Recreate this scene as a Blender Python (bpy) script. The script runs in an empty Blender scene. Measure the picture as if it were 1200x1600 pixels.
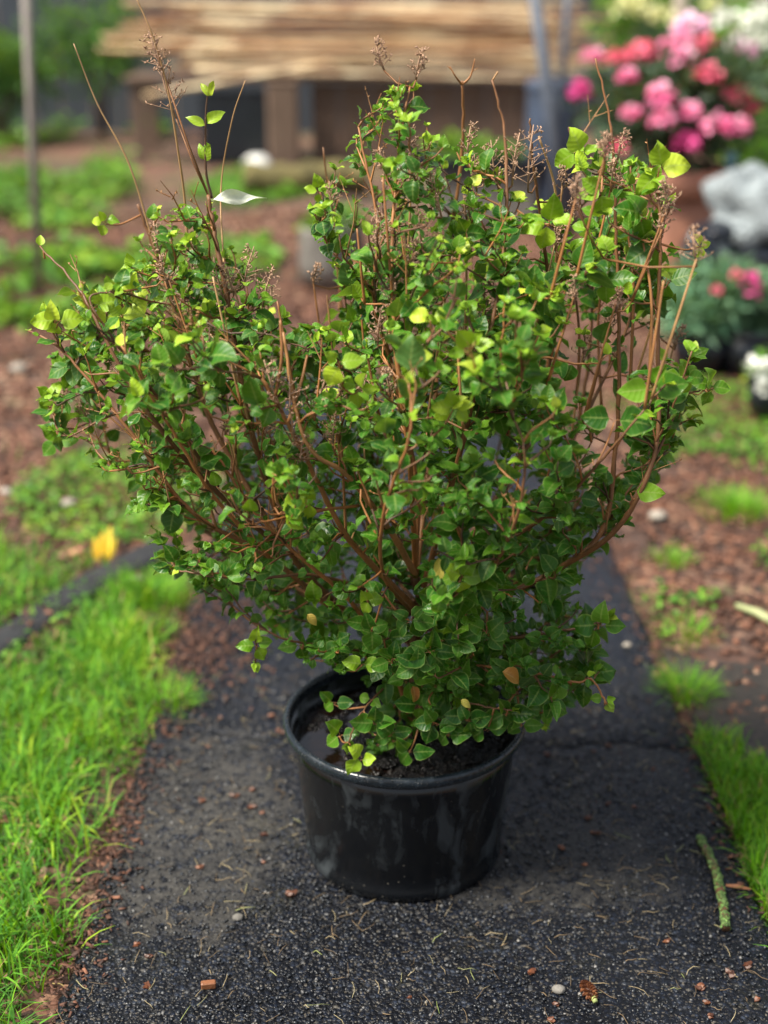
import bpy, math, random
import numpy as np
from mathutils import Vector
random.seed(7); RNG = np.random.default_rng(7)
S = bpy.context.scene; COL = S.collection; R = math.radians

# ------------------------------------------------------------ camera
F = 2050.0; H = 1.371; PITCH = math.atan(814 / F)
cam = bpy.data.cameras.new('camera'); co = bpy.data.objects.new('camera', cam); COL.objects.link(co)
cam.sensor_fit = 'VERTICAL'; cam.sensor_height = 36; cam.lens = F / 1600 * 36
cam.clip_start = .05; cam.clip_end = 500
co.location = (0, 0, H); co.rotation_euler = (math.pi / 2 - PITCH, 0, 0)
cam.dof.use_dof = True; cam.dof.focus_distance = 1.86; cam.dof.aperture_fstop = 1.7
S.camera = co
# ------------------------------------------------------------ light
SUN_EL, SUN_AZ = R(56), R(-112)      # azimuth measured from +Y towards +X
w = bpy.data.worlds.new('World'); S.world = w; w.use_nodes = True
nt = w.node_tree; nt.nodes.clear()
sky = nt.nodes.new('ShaderNodeTexSky'); sky.sky_type = 'NISHITA'; sky.sun_disc = False
sky.sun_elevation = SUN_EL; sky.sun_rotation = SUN_AZ; sky.dust_density = 3.0; sky.air_density = 1.0
mx = nt.nodes.new('ShaderNodeMix'); mx.data_type = 'RGBA'; mx.inputs[0].default_value = .55
mx.inputs[7].default_value = (3.7, 3.75, 3.8, 1)
bg = nt.nodes.new('ShaderNodeBackground'); bg.inputs[1].default_value = .08
wo = nt.nodes.new('ShaderNodeOutputWorld')
nt.links.new(sky.outputs[0], mx.inputs[6]); nt.links.new(mx.outputs[2], bg.inputs[0]); nt.links.new(bg.outputs[0], wo.inputs[0])
sl = bpy.data.lights.new('sun', 'SUN'); sl.energy = 4.0; sl.angle = R(22); sl.color = (1, .94, .82)
so = bpy.data.objects.new('sun', sl); COL.objects.link(so)
sd = Vector((math.sin(SUN_AZ) * math.cos(SUN_EL), math.cos(SUN_AZ) * math.cos(SUN_EL), math.sin(SUN_EL)))
so.rotation_euler = sd.to_track_quat('Z', 'Y').to_euler()
S.view_settings.view_transform = 'Standard'; S.view_settings.look = 'None'
S.view_settings.exposure = 1.25; S.view_settings.gamma = 1
S.cycles.use_denoising = True
S.cycles.max_bounces = 8; S.cycles.transparent_max_bounces = 8

# ------------------------------------------------------------ helpers
cp, sp = math.cos(PITCH), math.sin(PITCH)
def ray(px, py):
    a, b = (px - 600) / F, (800 - py) / F
    return np.array([a, cp + b * sp, -sp + b * cp])
def at(px, py, Y):
    d = ray(px, py); return np.array([0, 0, H]) + d * (Y / d[1])
def gnd(px, py, z=0.0):
    d = ray(px, py); return np.array([0, 0, H]) + d * ((z - H) / d[2])
def topix(p):
    p = np.asarray(p); v = p - np.array([0, 0, H])
    Z = v[..., 1] * cp - v[..., 2] * sp; U = v[..., 1] * sp + v[..., 2] * cp
    return 600 + F * v[..., 0] / Z, 800 - F * U / Z

def tag(o, label=None, cat=None, group=None, kind=None):
    if label: o['label'] = label
    if cat: o['category'] = cat
    if group: o['group'] = group
    if kind: o['kind'] = kind
    return o
def empty(name, loc, label, cat, group=None):
    o = bpy.data.objects.new(name, None); COL.objects.link(o); o.location = tuple(loc); o.empty_display_size = .05
    return tag(o, label, cat, group)
def copy_tree(o, parent=None):
    c = o.copy(); COL.objects.link(c); c.parent = parent
    for ch in list(o.children): copy_tree(ch, c)
    return c

class MB:
    def __init__(s): s.v = []; s.f = []; s.c = []; s.n = 0
    def add(s, v, f, c=None):
        v = np.asarray(v, float).reshape(-1, 3)
        s.v.append(v); s.f += [tuple(int(i) + s.n for i in q) for q in f]; s.n += len(v)
        s.c.append(np.tile(np.array(c if c is not None else (.5, .5, .5)), (len(v), 1)))
    def tube(s, pts, rad, n=6, cap=True, c=None):
        pts = np.asarray(pts, float); m = len(pts)
        rad = np.full(m, rad) if np.isscalar(rad) else np.asarray(rad, float)
        t = np.gradient(pts, axis=0); t /= np.linalg.norm(t, axis=1)[:, None] + 1e-12
        ref = np.array([0, 0, 1.]) if abs(t[0][2]) < .9 else np.array([1., 0, 0])
        a = np.cross(t[0], ref); a /= np.linalg.norm(a); vs = []
        ang = np.arange(n) * 2 * math.pi / n
        for i in range(m):
            a = a - t[i] * a.dot(t[i]); a /= np.linalg.norm(a) + 1e-12; b = np.cross(t[i], a)
            vs.append(pts[i] + rad[i] * (np.cos(ang)[:, None] * a + np.sin(ang)[:, None] * b))
        f = [(i * n + k, i * n + (k + 1) % n, (i + 1) * n + (k + 1) % n, (i + 1) * n + k) for i in range(m - 1) for k in range(n)]
        if cap: f += [tuple(range(n))[::-1], tuple((m - 1) * n + k for k in range(n))]
        s.add(np.concatenate(vs), f, c)
    def lathe(s, prof, n=64, c=(0, 0), close=False, jit=0):
        prof = np.asarray(prof, float); m = len(prof); ang = np.arange(n) * 2 * math.pi / n; vs = []
        for r_, z_ in prof:
            vs.append(np.stack([c[0] + r_ * np.cos(ang), c[1] + r_ * np.sin(ang), np.full(n, z_)], 1))
        f = [(i * n + k, i * n + (k + 1) % n, (i + 1) * n + (k + 1) % n, (i + 1) * n + k) for i in range(m - 1) for k in range(n)]
        s.add(np.concatenate(vs), f)
    def box(s, lo, hi, rot=0, piv=None, bev=0.0, c=None):
        lo = np.array(lo, float); hi = np.array(hi, float); b = min(bev, (hi - lo).min() * .3)
        if b <= 0:
            v = np.array([[x, y, z] for z in (lo[2], hi[2]) for y in (lo[1], hi[1]) for x in (lo[0], hi[0])])
            f = [(0, 2, 3, 1), (4, 5, 7, 6), (0, 1, 5, 4), (2, 6, 7, 3), (0, 4, 6, 2), (1, 3, 7, 5)]
        else:   # chamfered top and sides
            def ring(x0, y0, x1, y1, z, q):
                return [[x0 + q, y0, z], [x1 - q, y0, z], [x1, y0 + q, z], [x1, y1 - q, z], [x1 - q, y1, z], [x0 + q, y1, z], [x0, y1 - q, z], [x0, y0 + q, z]]
            v = ring(lo[0] + b, lo[1] + b, hi[0] - b, hi[1] - b, lo[2], b) + ring(*lo[:2], *hi[:2], lo[2] + b, b) + ring(*lo[:2], *hi[:2], hi[2] - b, b) + ring(lo[0] + b, lo[1] + b, hi[0] - b, hi[1] - b, hi[2], b)
            v = np.array(v); f = [(i * 8 + k, i * 8 + (k + 1) % 8, (i + 1) * 8 + (k + 1) % 8, (i + 1) * 8 + k) for i in range(3) for k in range(8)]
            f += [tuple(range(8))[::-1], tuple(range(24, 32))]
        if rot:
            p = np.array(piv if piv is not None else (lo + hi) / 2); ca, sa = math.cos(rot), math.sin(rot)
            q = v - p; v = np.stack([q[:, 0] * ca - q[:, 1] * sa, q[:, 0] * sa + q[:, 1] * ca, q[:, 2]], 1) + p
        s.add(v, f, c)
    def build(s, name, mat, parent=None, smooth=True, off=None):
        me = bpy.data.meshes.new(name); v = np.concatenate(s.v)
        if off is not None: v = v - np.asarray(off)
        me.from_pydata(v.tolist(), [], s.f)
        a = me.color_attributes.new('tint', 'FLOAT_COLOR', 'POINT')
        c = np.concatenate(s.c); a.data.foreach_set('color', np.concatenate([c, np.ones((len(c), 1))], 1).astype(np.float32).ravel())
        if smooth: me.polygons.foreach_set('use_smooth', [True] * len(me.polygons))
        me.materials.append(mat); me.update()
        o = bpy.data.objects.new(name, me); COL.objects.link(o)
        if parent is not None: o.parent = parent
        return o

def raw_mesh(name, V, Q, mat, tint=None, uvl=None, parent=None, smooth=True, off=None):
    """V (n,3), Q (m,4) quads, tint (n,3), uvl (n,3)"""
    if off is not None: V = V - np.asarray(off)
    me = bpy.data.meshes.new(name); n, m = len(V), len(Q)
    me.vertices.add(n); me.vertices.foreach_set('co', V.astype(np.float32).ravel())
    me.loops.add(m * 4); me.loops.foreach_set('vertex_index', Q.astype(np.int32).ravel())
    me.polygons.add(m); me.polygons.foreach_set('loop_start', np.arange(0, m * 4, 4, dtype=np.int32))
    me.polygons.foreach_set('loop_total', np.full(m, 4, dtype=np.int32))
    if smooth: me.polygons.foreach_set('use_smooth', np.ones(m, dtype=bool))
    me.update(calc_edges=True)
    if tint is not None:
        a = me.color_attributes.new('tint', 'FLOAT_COLOR', 'POINT')
        a.data.foreach_set('color', np.concatenate([tint, np.ones((n, 1))], 1).astype(np.float32).ravel())
    if uvl is not None:
        a = me.attributes.new('uvl', 'FLOAT_VECTOR', 'POINT'); a.data.foreach_set('vector', uvl.astype(np.float32).ravel())
    me.materials.append(mat)
    o = bpy.data.objects.new(name, me); COL.objects.link(o)
    if parent is not None: o.parent = parent
    return o

def unit(v): v = np.asarray(v, float); return v / (np.linalg.norm(v, axis=-1, keepdims=True) + 1e-12)

def leaf_arrays(O, D, U, L, asp, fold, arch, wav, tint, nu=7, sharp=.75):
    """vectorised ovate leaves; O,D,U (n,3); L.. (n,)"""
    n = len(O); us = np.linspace(0, 1, nu); vs = np.array([-1, -.5, 0, .5, 1]); nv = 5
    D = unit(D); X = unit(np.cross(D, U)); Z = np.cross(X, D)
    prof = np.sin(math.pi * us ** .70) ** sharp * (1 - .18 * us ** 3); prof[0] = .02; prof[-1] = .02
    u, v = np.meshgrid(us, vs, indexing='ij'); u = u.ravel(); v = v.ravel(); pr = np.repeat(prof, nv)
    wd = .5 * asp[:, None] * pr[None] * v[None]
    ph = RNG.uniform(0, 6.28, n)[:, None]
    th = arch[:, None] * u[None]                                   # bend along the length
    along = np.where(np.abs(arch[:, None]) > .01, np.sin(th) / np.where(np.abs(arch[:, None]) > .01, arch[:, None], 1), u[None])
    drop = np.where(np.abs(arch[:, None]) > .01, -(1 - np.cos(th)) / np.where(np.abs(arch[:, None]) > .01, arch[:, None], 1), 0)
    x = wd * np.cos(fold)[:, None]
    z = np.abs(wd) * np.sin(fold)[:, None] - .35 * fold[:, None] * wd ** 2 + drop + wav[:, None] * np.sin(ph + u[None] * 8 + v[None] * 1.3) * v[None] ** 2
    tw = RNG.normal(0, .25, n)[:, None] * u[None]; x, z = x * np.cos(tw) - z * np.sin(tw) * .3, z + x * np.sin(tw)
    P = O[:, None] + L[:, None, None] * (x[..., None] * X[:, None] + along[..., None] * D[:, None] + z[..., None] * Z[:, None])
    i, j = np.meshgrid(np.arange(nu - 1), np.arange(nv - 1), indexing='ij'); i = i.ravel(); j = j.ravel()
    q = np.stack([i * nv + j, i * nv + j + 1, (i + 1) * nv + j + 1, (i + 1) * nv + j], 1)
    Q = (q[None] + (np.arange(n) * nu * nv)[:, None, None]).reshape(-1, 4)
    T = np.repeat(tint, nu * nv, axis=0); UV = np.tile(np.stack([u, v, 0 * u], 1), (n, 1))
    return P.reshape(-1, 3), Q, T, UV

# ------------------------------------------------------------ materials
class NT:
    def __init__(s, name):
        s.m = bpy.data.materials.new(name); s.m.use_nodes = True; s.t = s.m.node_tree; s.t.nodes.clear()
        s.out = s.n('ShaderNodeOutputMaterial'); s.p = s.n('ShaderNodeBsdfPrincipled'); s.l(s.p.outputs[0], s.out.inputs[0])
        s.geo = s.n('ShaderNodeNewGeometry'); s.pos = s.geo.outputs['Position']
    def n(s, t, **k):
        x = s.t.nodes.new(t)
        for a, b in k.items(): setattr(x, a, b)
        return x
    def l(s, a, b): s.t.links.new(a, b)
    def set(s, x, k, v):
        if hasattr(v, 'is_linked') or isinstance(v, bpy.types.NodeSocket): s.l(v, x.inputs[k])
        else: x.inputs[k].default_value = v
    def noise(s, sc, det=4, rough=.55, vec=None, dist=0):
        x = s.n('ShaderNodeTexNoise'); x.inputs['Scale'].default_value = sc; x.inputs['Detail'].default_value = det
        x.inputs['Roughness'].default_value = rough; x.inputs['Distortion'].default_value = dist; s.l(vec or s.pos, x.inputs['Vector']); return x.outputs[0]
    def voro(s, sc, feat='F1', out='Distance', vec=None, rnd=1):
        x = s.n('ShaderNodeTexVoronoi', feature=feat); x.inputs['Scale'].default_value = sc; x.inputs['Randomness'].default_value = rnd
        s.l(vec or s.pos, x.inputs['Vector']); return x.outputs[out]
    def mul(s, vec, sc):
        x = s.n('ShaderNodeVectorMath', operation='MULTIPLY'); s.l(vec, x.inputs[0]); x.inputs[1].default_value = sc; return x.outputs[0]
    def math(s, op, a, b=0.0, c=None, clamp=False):
        x = s.n('ShaderNodeMath', operation=op); x.use_clamp = clamp; s.set(x, 0, a); s.set(x, 1, b)
        if c is not None: s.set(x, 2, c)
        return x.outputs[0]
    def rng(s, v, a, b, c=0.0, d=1.0):
        x = s.n('ShaderNodeMapRange'); s.set(x, 0, v); x.inputs[1].default_value = a; x.inputs[2].default_value = b
        x.inputs[3].default_value = c; x.inputs[4].default_value = d; return x.outputs[0]
    def mix(s, f, a, b, mode='MIX'):
        x = s.n('ShaderNodeMix', data_type='RGBA', blend_type=mode); s.set(x, 0, f)
        for k, v in ((6, a), (7, b)): s.set(x, k, (*v, 1) if isinstance(v, tuple) and len(v) == 3 else v)
        return x.outputs[2]
    def ramp(s, f, stops):
        x = s.n('ShaderNodeValToRGB'); s.l(f, x.inputs[0]); e = x.color_ramp.elements
        while len(e) < len(stops): e.new(.5)
        for q, (p, c) in zip(e, stops): q.position = p; q.color = (*c, 1)
        return x.outputs[0]
    def attr(s, name, out=0): x = s.n('ShaderNodeAttribute', attribute_name=name); return x.outputs[out]
    def sep(s, v): x = s.n('ShaderNodeSeparateXYZ'); s.l(v, x.inputs[0]); return x.outputs
    def bump(s, h, st, dist, nrm=None):
        x = s.n('ShaderNodeBump'); x.inputs['Strength'].default_value = st; x.inputs['Distance'].default_value = dist; s.l(h, x.inputs['Height'])
        if nrm is not None: s.l(nrm, x.inputs['Normal'])
        return x.outputs[0]
    def base(s, c): s.set(s.p, 'Base Color', (*c, 1) if isinstance(c, tuple) else c); return s
    def rough(s, r_): s.set(s.p, 'Roughness', r_); return s
    def nrm(s, x): s.l(x, s.p.inputs['Normal']); return s
    def translucent(s, col, f):
        t = s.n('ShaderNodeBsdfTranslucent'); s.set(t, 'Color', (*col, 1) if isinstance(col, tuple) else col)
        m = s.n('ShaderNodeMixShader'); m.inputs[0].default_value = f; s.l(s.p.outputs[0], m.inputs[1]); s.l(t.outputs[0], m.inputs[2]); s.l(m.outputs[0], s.out.inputs[0]); return s

def simple(name, c, rough=.6, var=.35, sc=20, bump=.3, bd=.003, spec=.5):
    n = NT(name); no = n.noise(sc); d = tuple(x * (1 - var) for x in c); b = tuple(min(1, x * (1 + var)) for x in c)
    n.base(n.ramp(no, [(.3, d), (.7, b)])); n.rough(rough); n.nrm(n.bump(n.noise(sc * 4), bump, bd)); n.p.inputs['Specular IOR Level'].default_value = spec
    return n.m

def leaf_mat(name, stops, margin=(.36, .46, .12), mamt=.38, trans=.28, rough=.38, vein=.35, spec=.3):
    n = NT(name); age, rnd, _ = n.sep(n.attr('tint', 0)); uu, vv, _ = n.sep(n.attr('uvl', 1))
    c = n.ramp(age, stops)
    hsv = n.n('ShaderNodeHueSaturation'); n.set(hsv, 'Value', n.rng(rnd, 0, 1, .72, 1.3)); n.set(hsv, 'Hue', n.rng(rnd, 0, 1, .515, .49)); n.l(c, hsv.inputs['Color']); c = hsv.outputs[0]
    blot = n.noise(90, 3); c = n.mix(n.rng(blot, .35, .75, 0, .35), c, n.mix(.5, c, (.02, .05, .01)))
    av = n.math('ABSOLUTE', vv)
    side = n.math('SINE', n.math('MULTIPLY', n.math('SUBTRACT', uu, n.math('MULTIPLY', av, .22)), 34.0))
    sv = n.math('MULTIPLY', n.rng(side, .8, 1, 0, 1), n.rng(av, .9, .2, 0, 1))
    c = n.mix(n.math('MULTIPLY', sv, vein * .5), c, margin)
    c = n.mix(n.math('MULTIPLY', n.rng(av, .13, .03, 0, 1), vein), c, margin)
    c = n.mix(n.math('MULTIPLY', n.rng(av, .84, .97, 0, 1), mamt), c, margin)
    bf = n.geo.outputs['Backfacing']; c = n.mix(n.math('MULTIPLY', bf, .4), c, n.mix(.5, c, (.2, .3, .14)))
    n.base(c); n.rough(n.rng(rnd, 0, 1, rough - .1, rough + .15)); n.p.inputs['Specular IOR Level'].default_value = spec
    h = n.math('ADD', n.math('MULTIPLY', side, .5), n.math('MULTIPLY', blot, 1.2)); n.nrm(n.bump(h, .35, .0006))
    n.translucent(n.mix(.6, c, (.30, .48, .015)), trans)
    return n.m

M = {}
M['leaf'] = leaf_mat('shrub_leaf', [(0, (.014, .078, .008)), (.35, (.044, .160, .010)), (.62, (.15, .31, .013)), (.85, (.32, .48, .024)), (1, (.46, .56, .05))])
M['leaf_cream'] = leaf_mat('curled_leaf_white', [(0, (.75, .78, .66)), (1, (.85, .87, .76))], margin=(.8, .85, .6), trans=.3)
M['leaf_rust'] = leaf_mat('withered_leaf', [(0, (.30, .11, .03)), (.5, (.50, .24, .05)), (1, (.65, .60, .12))], margin=(.6, .4, .12), trans=.2)
M['grass'] = leaf_mat('grass_blade', [(0, (.008, .065, .003)), (.4, (.055, .25, .003)), (.75, (.20, .50, .004)), (.9, (.36, .50, .012)), (1, (.42, .28, .11))], mamt=0, vein=0, trans=.3, rough=.55, spec=.15)
M['weed'] = leaf_mat('weed_leaf', [(0, (.022, .09, .02)), (.5, (.08, .25, .02)), (1, (.30, .44, .03))], mamt=.1, trans=.25, rough=.5)
M['greyleaf'] = leaf_mat('grey_green_leaf', [(0, (.07, .18, .12)), (.5, (.13, .28, .18)), (1, (.22, .38, .22))], mamt=.1, trans=.2, rough=.5)
M['darkleaf'] = leaf_mat('dark_evergreen_leaf', [(0, (.018, .04, .035)), (.5, (.035, .075, .05)), (1, (.07, .13, .07))], mamt=.1, trans=.12, rough=.4)

def bark_mat():
    n = NT('twig_bark'); r_, g_, _ = n.sep(n.attr('tint', 0))
    c = n.ramp(r_, [(0, (.040, .022, .014)), (.4, (.17, .075, .028)), (.7, (.38, .155, .045)), (1, (.46, .29, .13))])
    st = n.noise(60, 5, vec=n.mul(n.pos, (1, 1, .25))); c = n.mix(n.rng(st, .35, .7, 0, .65), c, n.mix(.6, c, (.02, .015, .01)))
    sp_ = n.voro(260); c = n.mix(n.rng(sp_, .16, .08, 0, .6), c, (.42, .34, .24))
    n.base(c); n.rough(.55); n.nrm(n.bump(st, .6, .002)); return n.m
M['bark'] = bark_mat()
M['deadhead'] = simple('dried_seed_head', (.34, .21, .135), .8, .5, 90, .3, .001)

def pot_mat():
    n = NT('black_plastic_pot'); v = n.mul(n.pos, (1, 1, .55))
    sm = n.noise(11, 5, .6, v, 1.2); wipe = n.noise(26, 3, .5, n.mul(n.pos, (1, 1, .3)), 2.0)
    dust = n.math('MULTIPLY', n.rng(sm, .46, .58, 0, 1), n.rng(wipe, .42, .56, .1, 1))
    c = n.mix(dust, (.0025, .0032, .0045), (.022, .027, .031))
    spl = n.voro(70); c = n.mix(n.math('MULTIPLY', n.rng(spl, .11, .05, 0, 1), n.rng(n.noise(9), .55, .6)), c, (.12, .11, .09))
    n.base(c); n.rough(n.rng(dust, 0, 1, .20, .6)); n.nrm(n.bump(n.noise(6, 2, .5, n.mul(n.pos, (1, 1, .4))), .35, .01)); return n.m
M['pot'] = pot_mat()
def rim_mat():
    n = NT('wet_black_rim_sky_tint'); d = n.voro(230); wet = n.noise(38, 3)
    drops = n.math('MULTIPLY', n.rng(d, .34, .10, 0, 1), n.rng(wet, .42, .52))
    n.base(n.mix(n.rng(n.noise(120), .5, .7, 0, .5), (.010, .015, .020), (.035, .05, .065))); n.rough(n.rng(wet, .35, .6, .10, .34)); n.nrm(n.bump(drops, .8, .0015)); return n.m  # bluish lift in the base colour stands in for reflected sky
M['rim'] = rim_mat()
def soil_mat():
    n = NT('wet_potting_soil'); a = n.noise(120, 6, .7); b = n.voro(170)
    c = n.ramp(a, [(.3, (.004, .004, .004)), (.62, (.014, .011, .010)), (.8, (.05, .034, .024))])
    n.base(c); n.rough(n.rng(n.noise(30), .35, .65, .08, .4)); h = n.math('ADD', a, b); n.nrm(n.bump(h, 1.0, .007)); return n.m
M['soil'] = soil_mat()
def water_mat():
    n = NT('muddy_puddle_water'); n.base(n.ramp(n.noise(24, 4), [(.35, (.004, .003, .003)), (.8, (.018, .008, .004))])); n.rough(.04); n.nrm(n.bump(n.noise(60, 2), .12, .002)); return n.m
M['water'] = water_mat()

def path_mat():
    n = NT('wet_exposed_aggregate'); x, y, z = n.sep(n.pos)
    wv = n.n('ShaderNodeVectorMath', operation='ADD'); nz = n.n('ShaderNodeTexNoise'); nz.inputs['Scale'].default_value = 60; n.l(n.pos, nz.inputs['Vector'])
    n.l(n.pos, wv.inputs[0]); n.l(n.mul(nz.outputs[1], (.006, .006, .006)), wv.inputs[1]); wp = wv.outputs[0]
    st = n.voro(150, vec=wp); stc = n.n('ShaderNodeTexVoronoi'); stc.inputs['Scale'].default_value = 150; n.l(wp, stc.inputs['Vector'])
    s2 = n.voro(330, vec=wp); s2c = n.n('ShaderNodeTexVoronoi'); s2c.inputs['Scale'].default_value = 330; n.l(wp, s2c.inputs['Vector'])
    r1 = n.sep(stc.outputs['Color'])[0]; r2 = n.sep(s2c.outputs['Color'])[1]
    stone = n.ramp(r1, [(0, (.0025, .0035, .0065)), (.55, (.006, .0085, .016)), (.86, (.014, .020, .037)), (.965, (.042, .052, .075)), (1, (.13, .12, .10))])
    stone = n.mix(n.rng(st, .25, .6, 0, .8), stone, (.003, .003, .004))
    stone = n.mix(n.math('MULTIPLY', n.rng(r2, .9, .99, 0, 1), .6), stone, (.17, .15, .12))
    # crusted cement patches (stains with a shape of their own)
    def blob(cx, cy, rx, ry):
        dx = n.math('DIVIDE', n.math('SUBTRACT', x, cx), rx); dy = n.math('DIVIDE', n.math('SUBTRACT', y, cy), ry)
        return n.math('SQRT', n.math('ADD', n.math('MULTIPLY', dx, dx), n.math('MULTIPLY', dy, dy)))
    d1 = n.math('MINIMUM', blob(-.33, 1.95, .16, .30), blob(.27, 1.85, .19, .13)); 
    pn = n.noise(14, 6, .65, dist=.6); d2 = n.math('ADD', d1, n.math('MULTIPLY', n.math('SUBTRACT', pn, .5), 1.9))
    crust = n.rng(d2, 1.15, .8, 0, 1)
    pits = n.noise(42, 3, .5); crust = n.math('MULTIPLY', crust, n.rng(pits, .38, .50, .0, 1)); crust = n.math('MULTIPLY', crust, n.rng(n.noise(19, 5, .6), .33, .47, .3, 1))
    cc = n.ramp(n.noise(110, 5, .7), [(.28, (.020, .020, .020)), (.55, (.055, .052, .048)), (.78, (.13, .122, .108))])
    c = n.mix(n.math('MULTIPLY', crust, .9), stone, cc)
    moss = n.rng(n.noise(7, 5), .56, .74, 0, .55); c = n.mix(n.math('MULTIPLY', moss, n.rng(n.noise(130, 3), .45, .6)), c, (.045, .042, .018))
    big = n.noise(5, 4); c = n.mix(n.rng(big, .35, .7, .4, 0), c, (.004, .0045, .006))
    far = n.rng(y, 2.15, 2.7, 0, 1)      # the further slab has a finer, smoother face
    c = n.mix(n.math('MULTIPLY', far, .6), c, n.ramp(n.noise(180, 5, .7), [(.3, (.006, .0080, .013)), (.7, (.018, .024, .038))]))
    n.base(c); n.rough(n.math('ADD', n.rng(big, .35, .65, .30, .50), n.math('MULTIPLY', crust, .25)))
    n.p.inputs['Specular IOR Level'].default_value = .24
    h = n.math('SUBTRACT', n.math('MULTIPLY', n.noise(45, 4), .5), n.math('MULTIPLY', st, n.math('SUBTRACT', 1.0, n.math('MULTIPLY', crust, .6))))
    h = n.math('SUBTRACT', h, n.math('MULTIPLY', s2, .35)); n.nrm(n.bump(h, .7, .0042)); return n.m
M['path'] = path_mat()

def ground_mat():
    n = NT('bark_mulch_ground'); a = n.voro(38, out='Color'); r_ = n.sep(a)[0]
    c = n.ramp(r_, [(0, (.035, .016, .011)), (.4, (.09, .040, .025)), (.75, (.17, .075, .045)), (1, (.30, .17, .11))])
    c = n.mix(n.rng(n.noise(1.3, 5, .6), .42, .60, 0, .8), c, (.035, .024, .020))
    c = n.mix(n.math('MULTIPLY', n.rng(n.noise(1.9, 6, .65), .50, .62, 0, .7), n.rng(n.noise(30), .4, .55)), c, (.07, .13, .03))
    n.base(c); n.rough(.8); n.nrm(n.bump(n.math('ADD', n.noise(40, 5), r_), .8, .012)); return n.m
M['ground'] = ground_mat()
def dirt_mat():
    n = NT('damp_dark_soil'); a = n.noise(70, 6, .7)
    n.base(n.ramp(a, [(.3, (.012, .011, .010)), (.55, (.035, .028, .022)), (.75, (.09, .06, .04))])); n.rough(.7); n.nrm(n.bump(a, .9, .01)); return n.m
M['dirt'] = dirt_mat()
def tinted(name, stops, rough=.75, bump=.4):
    n = NT(name); r_, _, _ = n.sep(n.attr('tint', 0)); c = n.ramp(r_, stops); no = n.noise(140, 4); c = n.mix(n.rng(no, .3, .7, .35, 0), c, n.mix(.7, c, (.01, .008, .006)))
    n.base(c); n.rough(rough); n.nrm(n.bump(no, bump, .002)); return n.m
M['chips'] = tinted('bark_chips', [(0, (.025, .012, .009)), (.4, (.10, .040, .023)), (.75, (.24, .10, .055)), (1, (.42, .27, .18))])
M['wetchips'] = tinted('wet_bark_bits', [(0, (.006, .005, .004)), (.4, (.03, .018, .012)), (1, (.2, .12, .07))], .3)
M['scale'] = tinted('cone_scale', [(0, (.04, .014, .008)), (.6, (.15, .048, .018)), (1, (.33, .14, .06))], .5)
M['litter'] = tinted('dry_needles', [(0, (.05, .035, .02)), (.5, (.22, .15, .08)), (.8, (.40, .33, .19)), (1, (.28, .38, .10))], .7)
M['grit'] = tinted('loose_grit', [(0, (.008, .010, .014)), (.6, (.022, .027, .036)), (.9, (.18, .175, .17)), (1, (.4, .38, .34))], .35)
def lichen_mat():
    n = NT('lichen_crust'); a = n.noise(170, 4, .6); b = n.voro(190)
    c = n.ramp(a, [(.3, (.04, .07, .02)), (.5, (.17, .32, .07)), (.7, (.36, .55, .18))]); c = n.mix(n.rng(b, .3, .5, 0, .5), c, (.03, .03, .02))
    n.base(c); n.rough(.85); n.nrm(n.bump(n.math('ADD', a, b), 1, .003)); return n.m
M['lichen'] = lichen_mat()

def bamboo_mat():
    n = NT('dry_bamboo'); r_, _, _ = n.sep(n.attr('tint', 0)); no = n.noise(6, 5, .7, vec=n.mul(n.pos, (.35, 5, 5)))
    c = n.ramp(r_, [(0, (.16, .075, .035)), (.35, (.45, .25, .12)), (.7, (.80, .56, .30)), (1, (.92, .80, .55))]); c = n.mix(n.rng(no, .42, .56, 0, .85), c, (.24, .11, .05)); hi = n.noise(4, 3, .6, vec=n.mul(n.pos, (.45, 6, 6))); c = n.mix(n.rng(hi, .52, .62, 0, .8), c, (.92, .78, .50))  # last mix paints bright highlight streaks along the canes into the colour
    n.base(c); n.rough(.35); return n.m
M['bamboo'] = bamboo_mat()
def wood_mat(name, a, b, sc=(12, 12, 1.2)):
    n = NT(name); no = n.noise(5, 6, .65, n.mul(n.pos, sc)); n.base(n.ramp(no, [(.3, a), (.7, b)])); n.rough(.75); n.nrm(n.bump(no, .5, .006)); return n.m
M['wood'] = wood_mat('weathered_wood', (.075, .048, .034), (.18, .115, .08))
M['greywood'] = wood_mat('grey_weathered_stake', (.15, .13, .12), (.28, .25, .22))
M['fence'] = wood_mat('dark_stained_board', (.028, .036, .048), (.055, .068, .088))
M['fence2'] = wood_mat('pale_weathered_board', (.24, .20, .16), (.40, .34, .27))
M['metal'] = simple('galvanised_metal', (.30, .33, .37), .4, .25, 15)
M['darkmetal'] = simple('dull_painted_metal', (.075, .09, .12), .6, .25, 15)
M['navy'] = simple('navy_plastic', (.035, .05, .085), .5, .3, 9)
M['black'] = simple('black_plastic', (.010, .013, .020), .35, .4, 12)
M['terra'] = simple('terracotta', (.42, .19, .12), .75, .3, 7)
M['stone'] = simple('weathered_concrete', (.16, .15, .135), .8, .4, 14, .6, .01)
M['slate'] = simple('wet_slate', (.014, .015, .018), .8, .5, 14, .8, .008)
M['moss'] = simple('mossy_bark', (.12, .10, .035), .9, .6, 9, .8, .02)
M['white'] = simple('white_glaze', (.75, .75, .72), .3, .08, 8, .05)
M['poly'] = simple('white_polythene', (.27, .31, .33), .45, .2, 9, .9, .05)
M['greyplastic'] = simple('grey_green_plastic', (.24, .29, .28), .4, .2, 8)
M['teal'] = simple('teal_plastic', (.10, .24, .27), .4, .2, 8)
M['pebble'] = simple('pale_pebble', (.27, .24, .20), .6, .2, 40)
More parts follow.
